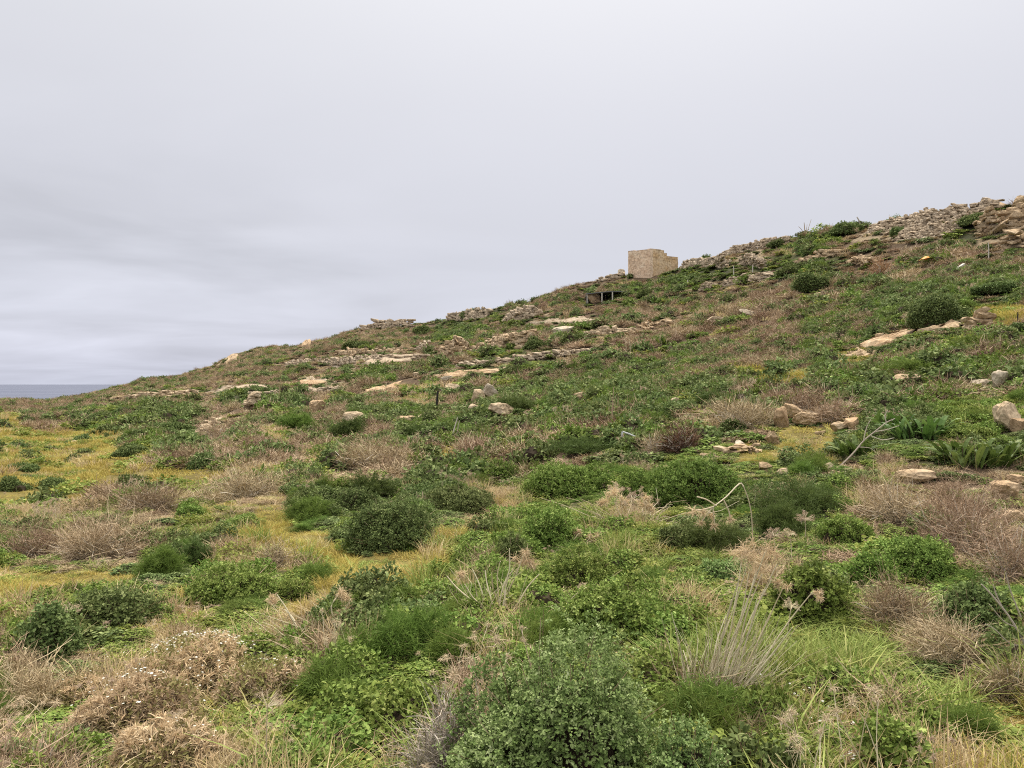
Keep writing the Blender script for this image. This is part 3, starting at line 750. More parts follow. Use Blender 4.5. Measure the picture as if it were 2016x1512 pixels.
# --- dry bushes
for (u, vb, vt, w, mat, label) in [
 (195, 1112, 1015, 230, 'twig_pink', 'wide pinkish dry bush above the yellow grass near the edge'),
 (70, 1105, 1040, 150, 'twig_brown', 'brown dry bush mixed with green leaves at the edge'),
 (1760, 1040, 925, 160, 'twig_pink', 'rounded pale brown twig bush beside the dark fennel thicket'),
 (1900, 1110, 930, 250, 'twig_brown', 'largest tangled brown twig mass below the broad leaved plants'),
 (1990, 1160, 1010, 170, 'twig_pink', 'dense brown twig mass at the edge with stones behind'),
 (1470, 850, 768, 190, 'twig_pink', 'pinkish grey twig mass behind the stacked boulders'),
 (1645, 838, 785, 140, 'twig_pink', 'pale dry twig bush hanging over the row of boulders'),
 (1580, 815, 762, 110, 'twig_brown', 'low dry bush uphill of the stacked boulders'),
 (1338, 896, 834, 105, 'twig_rust', 'dead rust brown bush beside the bent white pole'),
 (1760, 1245, 1128, 165, 'twig_brown', 'olive brown sprig bush with a dark hollow beneath'),
 (1880, 1330, 1215, 190, 'twig_pink', 'sprawling dry bush among the lush grass near the edge'),
 (1985, 1400, 1290, 140, 'twig_brown', 'dry tangle beside the bare pale branches'),
 (85, 1600, 1440, 200, 'twig_pink', 'fluffy purplish brown dead plant in the bottom corner'),
 (60, 1410, 1320, 190, 'twig_pink', 'purplish brown dry bush at the edge beside the beige flowering mass'),
 (1450, 1510, 1420, 140, 'twig_brown', 'flattened brown dry twigs below the fan of dead stalks'),
 (875, 1560, 1290, 150, 'twig_grey', 'pale tangled dry grass mound against the largest pale shrub'),
 (1735, 547, 510, 54, 'twig_orange', 'orange brown dry bush uphill beside the orange sheet'),
 (700, 930, 880, 160, 'twig_brown', 'brown dry scrub clump below the squarish boulder'),
 (430, 870, 830, 90, 'twig_pink', 'pinkish dry bush at the low end of the stone row'),
 (485, 985, 930, 190, 'twig_pink', 'tan dry bush standing in the straw grass'),
 (300, 1010, 950, 150, 'twig_brown', 'greyish brown dry weeds next to the yellow meadow'),
 (1290, 900, 850, 70, 'twig_pink', 'small pink dry bush touching the rust brown one'),
 (545, 1120, 1050, 90, 'twig_pink', 'small dry bush with a few white flowers in yellow grass'),
]:
    shrub('dry_bush', label, 'bush', u, vb, vt, w, 'twig', 'dry twiggy bushes', mat)

# --- dark bushes high on the slope, each a few pixels
for (u, vb, vt, w, label) in [
 (1850, 648, 572, 135, 'largest dark bush on the upper slope behind the stone cairn'),
 (1600, 578, 514, 78, 'dense dark bush below the pale ledges of the terrace'),
 (1268, 588, 568, 32, 'dark bush just right of the open shed'),
 (1052, 690, 652, 50, 'dark bush at the end of the broken field wall'),
 (1770, 466, 444, 36, 'dark bush leaning on the great rubble wall'),
 (1668, 466, 440, 66, 'dark bush on the skyline above the ridge'),
 (1918, 452, 420, 62, 'dark bush between the rubble wall and the rock outcrop'),
 (1448, 852, 803, 56, 'small dark conifer like bush beside the stacked boulders'),
 (255, 900, 874, 80, 'dark bush in the yellow meadow below the brown scrub'),
 (142, 912, 894, 36, 'small nearly black bush alone in the yellow meadow'),
 (46, 928, 910, 66, 'flat dark bush in the meadow close to the edge'),
 (95, 965, 938, 60, 'dark green bush under the small black twig'),
 (395, 925, 886, 76, 'dark bush next to the bare yellow mound'),
 (265, 960, 936, 85, 'low dark bush behind the dry weeds'),
 (25, 970, 942, 70, 'dark bush at the very edge of the meadow'),
 (215, 855, 836, 75, 'dark bush on the rim of the green meadow strip'),
 (330, 852, 832, 100, 'long dark bush below the brown slope'),
 (160, 870, 858, 40, 'small dark bush behind the white stone in the meadow'),
 (1390, 512, 500, 26, 'tiny dark bush at the foot of the ridge wall'),
 (1335, 565, 548, 34, 'dark bush below the tower towards the low terrace wall'),
 (1245, 548, 534, 18, 'tiny dark bush at the foot of the stone tower'),
 (1960, 585, 560, 110, 'wide green bush above the cairn near the edge'),
 (2000, 662, 636, 60, 'dark green bush beside the cairn'),
 (1535, 487, 470, 40, 'dark bush on the ridge beside the dry grass tuft'),
 (1560, 540, 520, 60, 'rounded bush on the terrace edge'),
 (700, 690, 672, 60, 'dark scrub bush below the skyline stones'),
 (830, 660, 645, 50, 'dark brown bush under the skyline wall'),
 (930, 610, 596, 40, 'dark bush touching the skyline wall'),
 (1015, 740, 722, 60, 'dark bush by the pale flat ledge'),
]:
    small('dark_bush', label, 'bush', u, vb, vt, w, 'dark_leaf', 'dark bushes on the slope')

# --- many like bushes dotted over the far slope
def far_bushes():
    R = RR(); prot = []
    for k in range(4):
        g = Geo(); q = np.random.default_rng(900 + k); g_cushion(g, q, .5, .5, .55, .075, 1000, 0, .35, 5, .6, 8); g_core(g, q, .5, .5, .55, 1, .76, 8, .012)
        prot.append(g.mesh('hillside_bush', [M['dark_leaf'] if k < 2 else M['green_leaf'], M['shaded_core_twig']]))
    n = 0; src = None; tries = 0
    while n < 140 and tries < 4000:
        tries += 1
        v = R.uniform(470, 880); u = R.uniform(20, 2000)
        S = np.interp(u, SIL[:, 0], SIL[:, 1])
        if v < S + 8: continue
        p = P(u, v); ch = LET[int(cover_at(p[0:1], p[1:2])[0])]
        if p[1] < 18 or R.uniform() > {'d': 1, 'g': .7, 'b': .4}.get(ch, .04): continue
        s = R.uniform(.8, 1.7) * (.6 + p[1] / 110)
        me = prot[int(R.integers(4))]
        if src is None: o = src = obj('hillside_bush', me)
        else:
            o = src.copy(); o.data = me; COL.objects.link(o)
        o.location = p - [0, 0, .05]; o.rotation_euler.z = R.uniform(0, 6.28); o.scale = (s, s, s * R.uniform(.6, .95))
        tag(o, 'small green bush, one of many alike dotting the far slope', 'bush', 'bushes dotting the far slope'); n += 1
far_bushes()

# --- flowering dry bushes: tan plumes, white heads
def flower_bush(label, u, vb, vt, w, npl, nfl, squash=.8):
    c, rx, ry, h = fit(u, vb, vt, w, squash); h = min(h, .85 * rx); R = RR(); KEEP.append((c[0], c[1], ry * .7)); clear_view(u, vb - 4, rx * .7, .25, 3)
    t = thing('flowering_bush', label, 'bush', c, 'dry bushes with white flower heads')
    g = Geo(); d = dome_dirs(R, npl, .05); top = d * [rx, ry, h] * (lumpy(R, d, 14, .2, 10) * R.uniform(.86, 1.0, npl))[:, None]
    for i in range(npl):
        n = 30; q = R.uniform(0, 1, n)[:, None]; ax = nrm(d[i] * [1, 1, 1] + [0, 0, 1.1] + R.normal(0, .2, 3)); ln = R.uniform(.08, .17) * (.6 + rx * .4)
        pos = top[i] - ax * ln * q; dd = nrm(ax * .8 + rdir(R, n))
        pts = np.stack([pos, pos + dd * .026, pos + dd * .045 - UPZ * .006], 1)
        strips(g, pts, .0065 * np.array([1., .9, .4])[None], rdir(R, n), 0, np.clip(R.beta(2, 2) * .5 + R.uniform(0, .5, n), 0, 1))
    obj('dry_plume', g.mesh('dry_plume', [M['tan_plume']]), t)
    g = Geo(); q = np.linspace(0, 1, 4)[None, :, None]; b = disc(R, npl, .5 * rx) * [1, ry / rx, 1]
    tubes(g, b[:, None] * (1 - q) + top[:, None] * .93 * q + R.normal(0, .012, (npl, 4, 3)), .0028, 0, R.uniform(size=npl), 3)
    g_twigs(g, R, 500, rx * .9, ry * .9, h * .85, .14, .004, 0, stems=0)
    obj('stem', g.mesh('stem', [M['twig_brown']]), t)
    g = Geo(); g_cushion(g, R, rx * .93, ry * .93, h * .9, .03, 2600, 0, .2, 4, .4, 12); obj('foliage', g.mesh('foliage', [M['olive_leaf']]), t)
    g = Geo(); d = dome_dirs(R, nfl, .1); d = d[np.argsort(-(d[:, 1] * .55 + d[:, 2] * .9 + .5 * fbm(d[:, 0] * 4, d[:, 1] * 4, 6) + R.normal(0, .22, nfl)))][:int(nfl * .42)]
    g_caps(g, R, d * [rx, ry, h] * R.uniform(.97, 1.06, len(d))[:, None], R.uniform(.004, .0095, len(d)), 0, d * .5 + UPZ * .8 + R.normal(0, .2, d.shape))
    obj('flower_head', g.mesh('flower_head', [M['white_flower']]), t)['kind'] = 'stuff'
flower_bush('large tan dry bush crowned with many small white flower heads', 390, 1400, 1196, 300, 620, 800)
flower_bush('lower tan part of the dry bush mass sloping down from the white crowned bush', 270, 1470, 1275, 290, 560, 160)
flower_bush('sprawling beige dry bush at the foot of the white crowned mass', 350, 1560, 1400, 280, 420, 40)
flower_bush('loose beige dry bush spreading right of the white crowned mass', 530, 1400, 1270, 210, 260, 130)
flower_bush('ragged beige dry bush below the dark green domes', 165, 1400, 1290, 150, 240, 30)
flower_bush('small tan dry bush with a white flowered top in the lush grass', 1725, 1560, 1368, 175, 300, 200)
flower_bush('low patch of dry stems and white flowers among brown weeds', 175, 1010, 975, 150, 160, 90)

# --- broad leaved plants
def broadleaf(label, u, vb, vt, w, n, L, name='broad_leaved_plant', mat='strap_leaf', wd=.2):
    c, rx, ry, h = fit(u, vb, vt, w, .6); R = RR(); KEEP.append((c[0], c[1], rx * .6)); clear_view(u, vb - 2, rx * .8, .35, 5); L = max(L, h * .9) if wd < .3 else L
    t = thing(name, label, 'plant', c, 'broad leaved plants')
    px = c[1] / F
    g = Geo(); b = disc(R, n, .7 * rx) * [1, ry / rx, 1]; a = R.uniform(0, 2 * np.pi, n)
    out = np.stack([np.cos(a), np.sin(a), np.zeros(n)], 1) + b / rx * .6
    LL = L * R.uniform(.6, 1.15, n); rise = R.uniform(.45, 1.0, n)
    k = 6; q = np.linspace(0, 1, k)
    pts = b[:, None] + UPZ * (LL * rise)[:, None, None] * (q - .36 * q ** 3)[None, :, None] * 1.35 + out[:, None] * (LL * (1.1 - rise * .6))[:, None, None] * (q ** 1.25)[None, :, None]
    prof = np.array([.35, .75, 1, .95, .65, .08])
    sd = np.stack([-np.sin(a), np.cos(a), R.normal(0, .25, n)], 1)
    W = (LL * wd)[:, None] * prof[None]
    mid = pts - np.cross(sd, out)[:, None] * 0
    fold = UPZ * .12
    var = R.beta(2, 2, n)
    strips(g, np.stack([pts[:, i] + sd * W[:, i:i + 1] * .25 + fold * W[:, i:i + 1] for i in range(k)], 1), W * .5, sd + UPZ * .35, 0, var)
    strips(g, np.stack([pts[:, i] - sd * W[:, i:i + 1] * .25 + fold * W[:, i:i + 1] for i in range(k)], 1), W * .5, sd - UPZ * .35, 0, np.clip(var + .08, 0, 1))
    obj('leaf_rosette', g.mesh('leaf_rosette', [M[mat]]), t)
    g = Geo(); m = max(n // 3, 4); b2 = disc(R, m, .6 * rx) * [1, ry / rx, 1]
    tubes(g, b2[:, None] + UPZ * (np.linspace(0, 1, 3) * L * .55)[None, :, None] + R.normal(0, .01, (m, 3, 3)), max(.008, .7 * px), 0, R.uniform(size=m), 4)
    obj('stem', g.mesh('stem', [M['shaded_core_twig']]), t)
    return t
broadleaf('wide clump of glossy strap leaves above the brown twig mass', 1935, 930, 842, 215, 120, .46)
broadleaf('upright clump of long glossy leaves behind the bare dead branch', 1815, 868, 800, 135, 70, .50)
broadleaf('lower leafy clump at the foot of the bare dead branch', 1685, 905, 862, 90, 50, .40)
broadleaf('leafy clump beside the row of boulders behind the dead branch', 1755, 850, 812, 80, 44, .42)
broadleaf('clump of broad yellowish green leaves at the bottom beside the fennel', 740, 1470, 1330, 140, 120, .075, wd=.6, mat='herb')
broadleaf('patch of round green leaves at the bottom edge below the fennel', 700, 1600, 1450, 200, 160, .075, wd=.7, mat='herb')
broadleaf('dark spiky rosette in the scrub above the meadow', 178, 838, 812, 44, 26, 1.1, mat='dark_leaf', wd=.1)
broadleaf('dark spiky rosette beside the green meadow strip', 264, 836, 814, 34, 24, .95, mat='dark_leaf', wd=.1)
broadleaf('upright spiky rosette below the open shed', 1291, 598, 578, 30, 22, 1.1, mat='strap_leaf', wd=.1)

# --- dead umbels and stalks
def curve3(pts, n=10):
    pts = np.array(pts, float); t = np.linspace(0, len(pts) - 1, n); i = np.clip(t.astype(int), 0, len(pts) - 2); f = (t - i)[:, None]
    p = np.concatenate([[2 * pts[0] - pts[1]], pts, [2 * pts[-1] - pts[-2]]]); a, b, c, d = p[i], p[i + 1], p[i + 2], p[i + 3]
    return .5 * (2 * b + (c - a) * f + (2 * a - 5 * b + 4 * c - d) * f ** 2 + (3 * b - a - 3 * c + d) * f ** 3)
def at_depth(u, v, y):
    return np.array([(u - CU) / F * y, y, (CV - v) / F * y])
def umbel(label, u, vb, path, head_px, r_px=3., rays=26, group='dried umbels on bare stems', down=.2):
    """path: pixels of the stem from the foot upwards; the head sits at its end"""
    y = P(u, vb)[1]; px = y / F; R = RR()
    base = at_depth(u, vb, y); base[2] = float(H(base[0], y)) - .02
    pts = [np.zeros(3)] + [at_depth(a, b, y + dy) - base for a, b, dy in path]
    t = thing('dried_umbel', label, 'plant', base, group)
    g = Geo(); st = curve3(pts, 12)[None]; tubes(g, st, np.linspace(1, .55, 12)[None] * r_px * px * .5, 0, .5, 6); obj('stem', g.mesh('stem', [M['stalk']]), t)
    g = Geo(); top = st[0, -1]; hr = head_px * px * .5
    d = nrm(dome_dirs(R, rays, .05 - down) * [1, 1, .8]); tip = top + d * hr * R.uniform(.7, 1.05, rays)[:, None]
    tubes(g, np.stack([np.tile(top, (rays, 1)), (top + tip) / 2 + R.normal(0, hr * .06, (rays, 3)), tip], 1), .45 * px, 0, R.uniform(size=rays), 3)
    for i in range(rays): g_puff(g, R, tip[i], hr * .3, 12, .8 * px, 1, down)
    obj('seed_head', g.mesh('seed_head', [M['stalk'], M['puff']]), t)
umbel('dried umbel on a forked stem in front of the dark green dome', 152, 1290, [(150, 1262, 0), (143, 1238, 0), (134, 1205, 0)], 46)
umbel('tall dried umbel on a straight stem rising from the bottom edge', 524, 1560, [(524, 1500, 0), (525, 1440, 0), (526, 1390, 0)], 62)
umbel('star shaped dried umbel on a thin stem near the bottom edge', 352, 1490, [(350, 1450, 0), (346, 1412, 0)], 34, 2.2)
umbel('dried umbel leaning out over the mid green shrub', 1105, 1215, [(1120, 1185, 0), (1148, 1158, 0)], 24, 2.2)
umbel('pale dried umbel among the olive weeds behind the dead stalks', 1545, 1290, [(1552, 1230, 0), (1558, 1195, 0)], 34, 2.4)
umbel('tan dried umbel in front of the dark fennel thicket', 1585, 1062, [(1586, 1040, 0), (1584, 1022, 0)], 34, 2.)
umbel('dried umbel above the pale low mound', 1525, 1120, [(1526, 1080, 0), (1524, 1056, 0)], 34, 2.)
umbel('dried umbel with a drooping head beside the small green mound', 1557, 1115, [(1558, 1078, 0), (1554, 1052, 0)], 26, 2.)
umbel('fluffy dried umbel in front of the bright spreading shrub', 1215, 1010, [(1214, 985, 0), (1212, 965, 0)], 34, 2.)
umbel('dried umbel near the seed heads behind the ringed shrub', 1245, 1020, [(1246, 1000, 0), (1247, 985, 0)], 32, 2.)

def bent_umbel():
    y = P(1482, 1075)[1]; base = at_depth(1482, 1075, y); base[2] = float(H(base[0], y)) - .02; px = y / F; R = RR()
    q = lambda u, v, dy=0: at_depth(u, v, y + dy) - base
    t = thing('bent_umbel', 'tall dead stalk snapped over in an arch with hanging tan seed heads', 'plant', base)
    g = Geo()
    tubes(g, curve3([np.zeros(3), q(1480, 1020), q(1474, 985), q(1464, 958)], 10)[None], 1.0 * px, 0, .4, 6)
    tubes(g, curve3([q(1464, 958), q(1456, 952), q(1430, 978, -.1), q(1404, 998, -.2)], 10)[None], np.linspace(1.7, 1.0, 10)[None] * px * .9, 0, .8, 6)
    for e in ([(1404, 998), (1380, 1004), (1362, 1004)], [(1425, 985), (1434, 1004), (1438, 1020)], [(1404, 998), (1405, 1020), (1408, 1035)], [(1410, 996), (1392, 984), (1372, 978)], [(1404, 998), (1390, 1014), (1380, 1030)]):
        tubes(g, curve3([q(a, b, -.2) for a, b in e], 6)[None], 1.3 * px, 0, .5, 5)
    obj('stem', g.mesh('stem', [M['stalk']]), t)
    for (a, b, r) in ((1364, 1006, 17), (1385, 1008, 16), (1406, 1036, 13), (1380, 1030, 12), (1438, 1022, 11), (1400, 1015, 12)):
        g = Geo(); c = q(a, b, -.2); n = 70
        g_puff(g, R, c, r * px, n, 1.1 * px, 0, .5); obj('seed_head', g.mesh('seed_head', [M['tan_plume']]), t)
bent_umbel()

def stalk_fan(label, u, vb, tips, n_thin, spread_px, hgt_px, heads=(), lean=(0, 0), mat='stalk'):
    y = P(u, vb)[1]; base = at_depth(u, vb, y); base[2] = float(H(base[0], y)) - .02; px = y / F; R = RR()
    t = thing('dead_stalk_clump', label, 'plant', base, 'fans of dead stalks')
    g = Geo()
    for (du, dv, a, b) in tips:                            # thick canes: foot offset, tip pixel
        f = np.array([du * px, R.normal(0, .06), 0]); e = at_depth(a, b, y + R.normal(0, .12)) - base
        f[2] = float(H(base[0] + f[0], y + f[1])) - base[2]
        tubes(g, curve3([f, f * .65 + e * .35 + R.normal(0, 5 * px, 3), f * .3 + e * .7 + R.normal(0, 5 * px, 3), e], 10)[None], np.linspace(2.0, .9, 10)[None] * px, 0, R.uniform(), 6)
    n = n_thin; f = disc(R, n, spread_px * px * .5); f[:, 1] *= .5
    e = f * 1.3 + np.stack([R.normal(lean[0], spread_px * .45, n) * px, R.normal(0, spread_px * .3, n) * px, R.uniform(.35, 1, n) * hgt_px * px], 1)
    q = np.linspace(0, 1, 5)[None, :, None]
    tubes(g, f[:, None] * (1 - q) + e[:, None] * q + R.normal(0, 5 * px, (n, 5, 3)) * q, np.linspace(1.0, .4, 5)[None] * px * .8, 0, R.uniform(size=n), 4)
    obj('dead_cane', g.mesh('dead_cane', [M[mat]]), t)
    g = Geo(); g_twigs(g, R, 260, spread_px * px * .8, spread_px * px * .4, hgt_px * px * .35, 22 * px, .9 * px, 0, stems=0); obj('leaf_litter', g.mesh('leaf_litter', [M['twig_pink']]), t)
    for (a, b, r, dy) in heads:
        g = Geo(); c = at_depth(a, b, y + dy) - base
        for _ in range(4): g_puff(g, R, c + R.normal(0, r * .4 * px, 3), r * px, 60, 1.0 * px, 0, .15)
        obj('seed_head', g.mesh('seed_head', [M['tan_plume']]), t)
stalk_fan('fan of cream coloured dead stems beside the broad fennel', 965, 1222,
          [(-6, 0, 880, 1134), (0, 0, 930, 1120), (4, 0, 955, 1122), (8, 0, 968, 1128), (10, 0, 985, 1105), (14, 0, 1003, 1080), (18, 0, 1062, 1130), (20, 0, 1030, 1092), (2, 0, 915, 1150), (12, 0, 1010, 1120)],
          44, 90, 110, [(1030, 1100, 16, .1), (1045, 1112, 16, .1), (905, 1130, 12, .2)])
stalk_fan('tall sheaf of dead stalks with feathery tan heads above the lush grass', 1405, 1400,
          [(-14, 0, 1455, 1140), (-8, 0, 1475, 1125), (-2, 0, 1500, 1130), (4, 0, 1520, 1140), (10, 0, 1545, 1150), (16, 0, 1600, 1165), (2, 0, 1478, 1094), (5, 0, 1506, 1088), (-3, 0, 1492, 1112), (-6, 0, 1460, 1104), (12, 0, 1530, 1110), (0, 0, 1440, 1180), (-20, 0, 1430, 1210), (-40, 0, 1330, 1245), (-34, 0, 1345, 1280), (8, 0, 1490, 1180), (20, 0, 1560, 1235)],
          170, 110, 200, [(1475, 1090, 26, 0), (1510, 1082, 28, 0), (1500, 1110, 24, .05), (1455, 1095, 22, 0), (1540, 1150, 14, 0), (1608, 1172, 10, 0)], (60, 0))
stalk_fan('thin dry plumes standing behind the white crowned bush', 640, 1270, [(0, 0, 672, 1165), (10, 0, 690, 1180), (-30, 0, 545, 1170), (-20, 0, 560, 1200)],
          60, 150, 90, [(676, 1172, 16, 0), (692, 1205, 18, 0), (540, 1180, 12, 0), (660, 1215, 14, 0), (585, 1290, 20, -.2)])
stalk_fan('group of short seed heads behind the shrub ringed by straw', 1240, 1035, [], 46, 120, 60, [(1205, 972, 14, 0), (1232, 985, 15, .2), (1262, 980, 13, 0), (1190, 990, 12, .2), (1285, 1000, 10, 0)])
stalk_fan('pale stems poking from the long low dark shrub', 838, 1010, [(0, 0, 832, 968), (4, 0, 838, 972), (8, 0, 858, 980), (-4, 0, 824, 975)], 10, 40, 40)
stalk_fan('dead stems by the shrub ringed by straw', 1125, 1085, [(0, 0, 1140, 1050), (6, 0, 1150, 1062)], 24, 60, 40, [(1135, 1052, 12, 0), (1165, 1060, 11, 0), (1150, 1080, 10, -.2)])

def branch(label, u, vb, limbs, r_px, mat='twig_grey', name='dead_branch', group=None, cat='branch', dyk=0.):
    y = P(u, vb)[1]; base = at_depth(u, vb, y); base[2] = float(H(base[0], y)) - .02; px = y / F; R = RR()
    t = thing(name, label, cat, base, group)
    for li, pl in enumerate(limbs):
        g = Geo(); pts = [at_depth(a, b, y + dyk * i) - base for i, (a, b) in enumerate(pl)]
        if li == 0: pts[0] = np.zeros(3)
        k = 3 * len(pts); tubes(g, curve3(pts, k)[None], np.linspace(1, .5, k)[None] * r_px * px * (.5 if li == 0 else .32), 0, R.uniform(.3, .9), 6)
        obj('trunk' if li == 0 else 'limb', g.mesh('limb', [M[mat]]), t)
branch('bare grey dead branch forking upwards before the glossy leaves', 1645, 925, [[(1645, 925), (1680, 892), (1700, 868), (1722, 850), (1745, 832), (1762, 824)], [(1700, 868), (1706, 842), (1714, 826)], [(1722, 850), (1745, 846), (1770, 838)], [(1714, 858), (1738, 866), (1760, 862)], [(1690, 880), (1712, 882), (1724, 890)], [(1745, 832), (1742, 818), (1748, 808)]], 3.2)
branch('pale bare branches sweeping in from the edge over the shrub', 2050, 1330, [[(2050, 1330), (2000, 1235), (1960, 1180), (1932, 1150)], [(2000, 1235), (1975, 1222), (1948, 1190)], [(2020, 1270), (1990, 1268), (1960, 1240), (1940, 1228)], [(2010, 1215), (1990, 1165), (1980, 1128)], [(1975, 1200), (1962, 1172), (1955, 1150)]], 5)
branch('small black forked twig sticking up beside the meadow', 78, 1012, [[(78, 1012), (86, 1003), (89, 985)], [(84, 1004), (66, 1008)]], 2.6, 'twig_rust', cat='twig')
branch('tiny dark twig upright at the edge of the meadow', 5, 940, [[(5, 940), (4, 926)], [(4, 934), (8, 928)]], 2.4, 'twig_rust', cat='twig')
branch('thin bare sapling below the pale stone row', 548, 800, [[(548, 800), (550, 770), (553, 745)], [(550, 772), (558, 752)], [(550, 764), (544, 748)]], 2.2, 'twig_brown', 'bare_sapling', cat='sapling')
branch('slender dead sapling with twiggy top in the middle slope', 1204, 850, [[(1204, 850), (1206, 800), (1208, 762)], [(1206, 800), (1214, 776)], [(1206, 790), (1198, 768)]], 2.4, 'twig_brown', 'bare_sapling', cat='sapling')
branch('leaning pale stick among the weeds below the boulders', 888, 872, [[(888, 872), (894, 845), (901, 822)]], 4, 'twig_grey', 'stick', cat='stick')
branch('second thinner stick beside the leaning pale one', 896, 872, [[(896, 872), (902, 840), (905, 828)]], 2.6, 'twig_grey', 'stick', cat='stick')
branch('charred black stump with two arms on the upper slope', 1918, 556, [[(1918, 556), (1919, 545), (1916, 536)], [(1918, 548), (1928, 540)], [(1918, 550), (1910, 542)]], 5, 'twig_rust', 'burnt_stump', cat='stump')
branch('dead pole leaning on the skyline above the ridge bushes', 1696, 446, [[(1696, 446), (1691, 434), (1687, 427)]], 3.5, 'twig_grey', 'leaning_pole', cat='pole')
branch('dry reed tuft standing on the skyline', 1585, 466, [[(1585, 466), (1584, 448), (1583, 438)], [(1586, 464), (1592, 448), (1597, 432)], [(1584, 464), (1578, 452), (1572, 446)], [(1587, 464), (1600, 452), (1604, 445)], [(1585, 466), (1588, 450), (1589, 442)]], 2., 'twig_pink', 'reed_tuft', cat='reeds')

# --- post, pole, planks, sheet
def post(name, label, cat, u, vb, vt, w_px, mat, lean=0, group=None):
    y = P(u, vb)[1]; base = at_depth(u, vb, y); base[2] = float(H(base[0], y)) - .08; px = y / F; R = RR()
    top = at_depth(u + lean, vt, y) - base; g = Geo()
    pts = curve3([np.zeros(3), top * .5 + R.normal(0, .4 * px, 3), top], 7)[None]
    tubes(g, pts, np.array([[1, 1, .97, .95, .95, .92, .85]]) * w_px * px * .5, 0, .5, 7)
    tag(obj(name, g.mesh(name, [mat]), None, base), label, cat, group)
DARKWOOD = plain_mat('weathered_dark_wood', (.025, .022, .02)); PALEWOOD = plain_mat('bleached_wood', (.50, .46, .40)); METAL = plain_mat('white_painted_pipe', (.62, .64, .64), .5)
SHEET = plain_mat('orange_plastic_sheet', (.75, .30, .06), .55); TIN = plain_mat('grey_roof_sheet', (.16, .165, .17), .6, 3); SHADE = plain_mat('shaded_shed_boards', (.035, .033, .03))  # shed boards near black: the shade under the roof is painted in
post('dark_post', 'single black weathered post standing upright in the scrub', 'post', 859, 814, 770, 4.6, DARKWOOD, 3)
for (u, vb, vt, label) in [(1444, 546, 523, 'pale stake below the ridge wall, the shorter of two'), (1482, 540, 522, 'pale stake in front of the crumbling ridge wall'),
                           (1354, 566, 551, 'thin pale stake beside the low terrace wall'), (1946, 512, 478, 'thin pale stake on the brown slope near the edge'), (2004, 640, 614, 'short dark stake in the yellow grass beside the cairn')]:
    post('stake', label, 'stake', u, vb, vt, 2.2, DARKWOOD if 'dark' in label else PALEWOOD, 0, 'stakes on the upper slope')
def bent_pole():
    y = P(1225, 884)[1]; base = at_depth(1225, 884, y); base[2] = float(H(base[0], y)) - .05; px = y / F
    q = lambda a, b, dy=0: at_depth(a, b, y + dy) - base
    t = thing('bent_pole', 'bent white pole with one end up and the rest sloping into the scrub', 'pole', base)
    g = Geo(); tubes(g, curve3([np.zeros(3), q(1225, 865), q(1225, 850)], 6)[None], 1.6 * px, 0, .5, 8); obj('upright', g.mesh('upright', [METAL]), t)
    g = Geo(); tubes(g, curve3([q(1225, 850), q(1240, 855, .1), q(1258, 863, .2), q(1276, 866, .3)], 9)[None], 1.7 * px, 0, .5, 8); obj('sloping_arm', g.mesh('sloping_arm', [METAL]), t)
bent_pole()
def pipe_arch():
    y = P(1260, 704)[1]; base = at_depth(1260, 704, y); px = y / F
    th = np.linspace(0, np.pi, 12); pts = np.stack([-np.cos(th) * 8 * px, np.zeros(12), np.sin(th) * 6 * px + 1 * px], 1)
    g = Geo(); tubes(g, pts[None], 1.0 * px, 0, .5, 6); tag(obj('pipe_hoop', g.mesh('pipe_hoop', [METAL]), None, base), 'small white hoop lying in the middle of the slope', 'hoop')
pipe_arch()
def plank(label, u0, v0, u1, v1, w_px, mat=PALEWOOD):
    a = P(u0, v0); b = P(u1, v1); 
    b = at_depth(u1, v1, a[1] + (b[1] - a[1]) * .25); b[2] = max(b[2], float(H(b[0], b[1]))); a = a + [0, 0, .06]; b = b + [0, 0, .06]
    d = b - a; L = np.linalg.norm(d); px = a[1] / F; x = d / L; s = nrm(np.cross(x, UPZ)); n = np.cross(s, x)
    g = Geo(); box(g, [0, 0, 0], [L, w_px * px * 1.6, w_px * px], np.stack([x, s, n], 1)); tag(obj('plank', g.mesh('plank', [mat]), None, (a + b) / 2), label, 'plank', 'weathered planks on the upper slope')
plank('pale plank propped against stones near the burnt stump', 1924, 546, 1954, 531, 3)
plank('long pale plank lying uphill of the shards', 1862, 545, 1898, 522, 3.2)
plank('dark plank lying below the orange sheet', 1829, 535, 1847, 540, 3, DARKWOOD)
plank('pale plank lying flat below the dry bush', 1787, 564, 1812, 557, 3)
def orange_sheet():
    p = P(1823, 524); y = p[1]; px = y / F; R = RR(); n = 9
    X, Y = np.meshgrid(np.linspace(-1, 1, n), np.linspace(-1, 1, n)); Z = .55 * (1 - .8 * np.abs(X) ** 1.5) * (1 - .5 * Y ** 2) + .1 * fbm(X * 2, Y * 2, 4)
    v = np.stack([X.ravel() * 10 * px, Y.ravel() * 8 * px, Z.ravel() * 14 * px], 1); i = (np.arange(n - 1)[:, None] * n + np.arange(n - 1)[None]).ravel()
    g = Geo(); f = np.stack([i, i + 1, i + n + 1, i + n], 1); g.add(v, f); g.add(v - [0, 0, .02], f[:, ::-1])
    clear_view(1823, 524, .6, .4); q = at_depth(1823, 521, y); tag(obj('plastic_sheet', g.mesh('plastic_sheet', [SHEET], True), None, [q[0], y, max(q[2], p[2] + .38)]), 'bright orange plastic sheet draped over scrub on the upper slope', 'sheet')
orange_sheet()

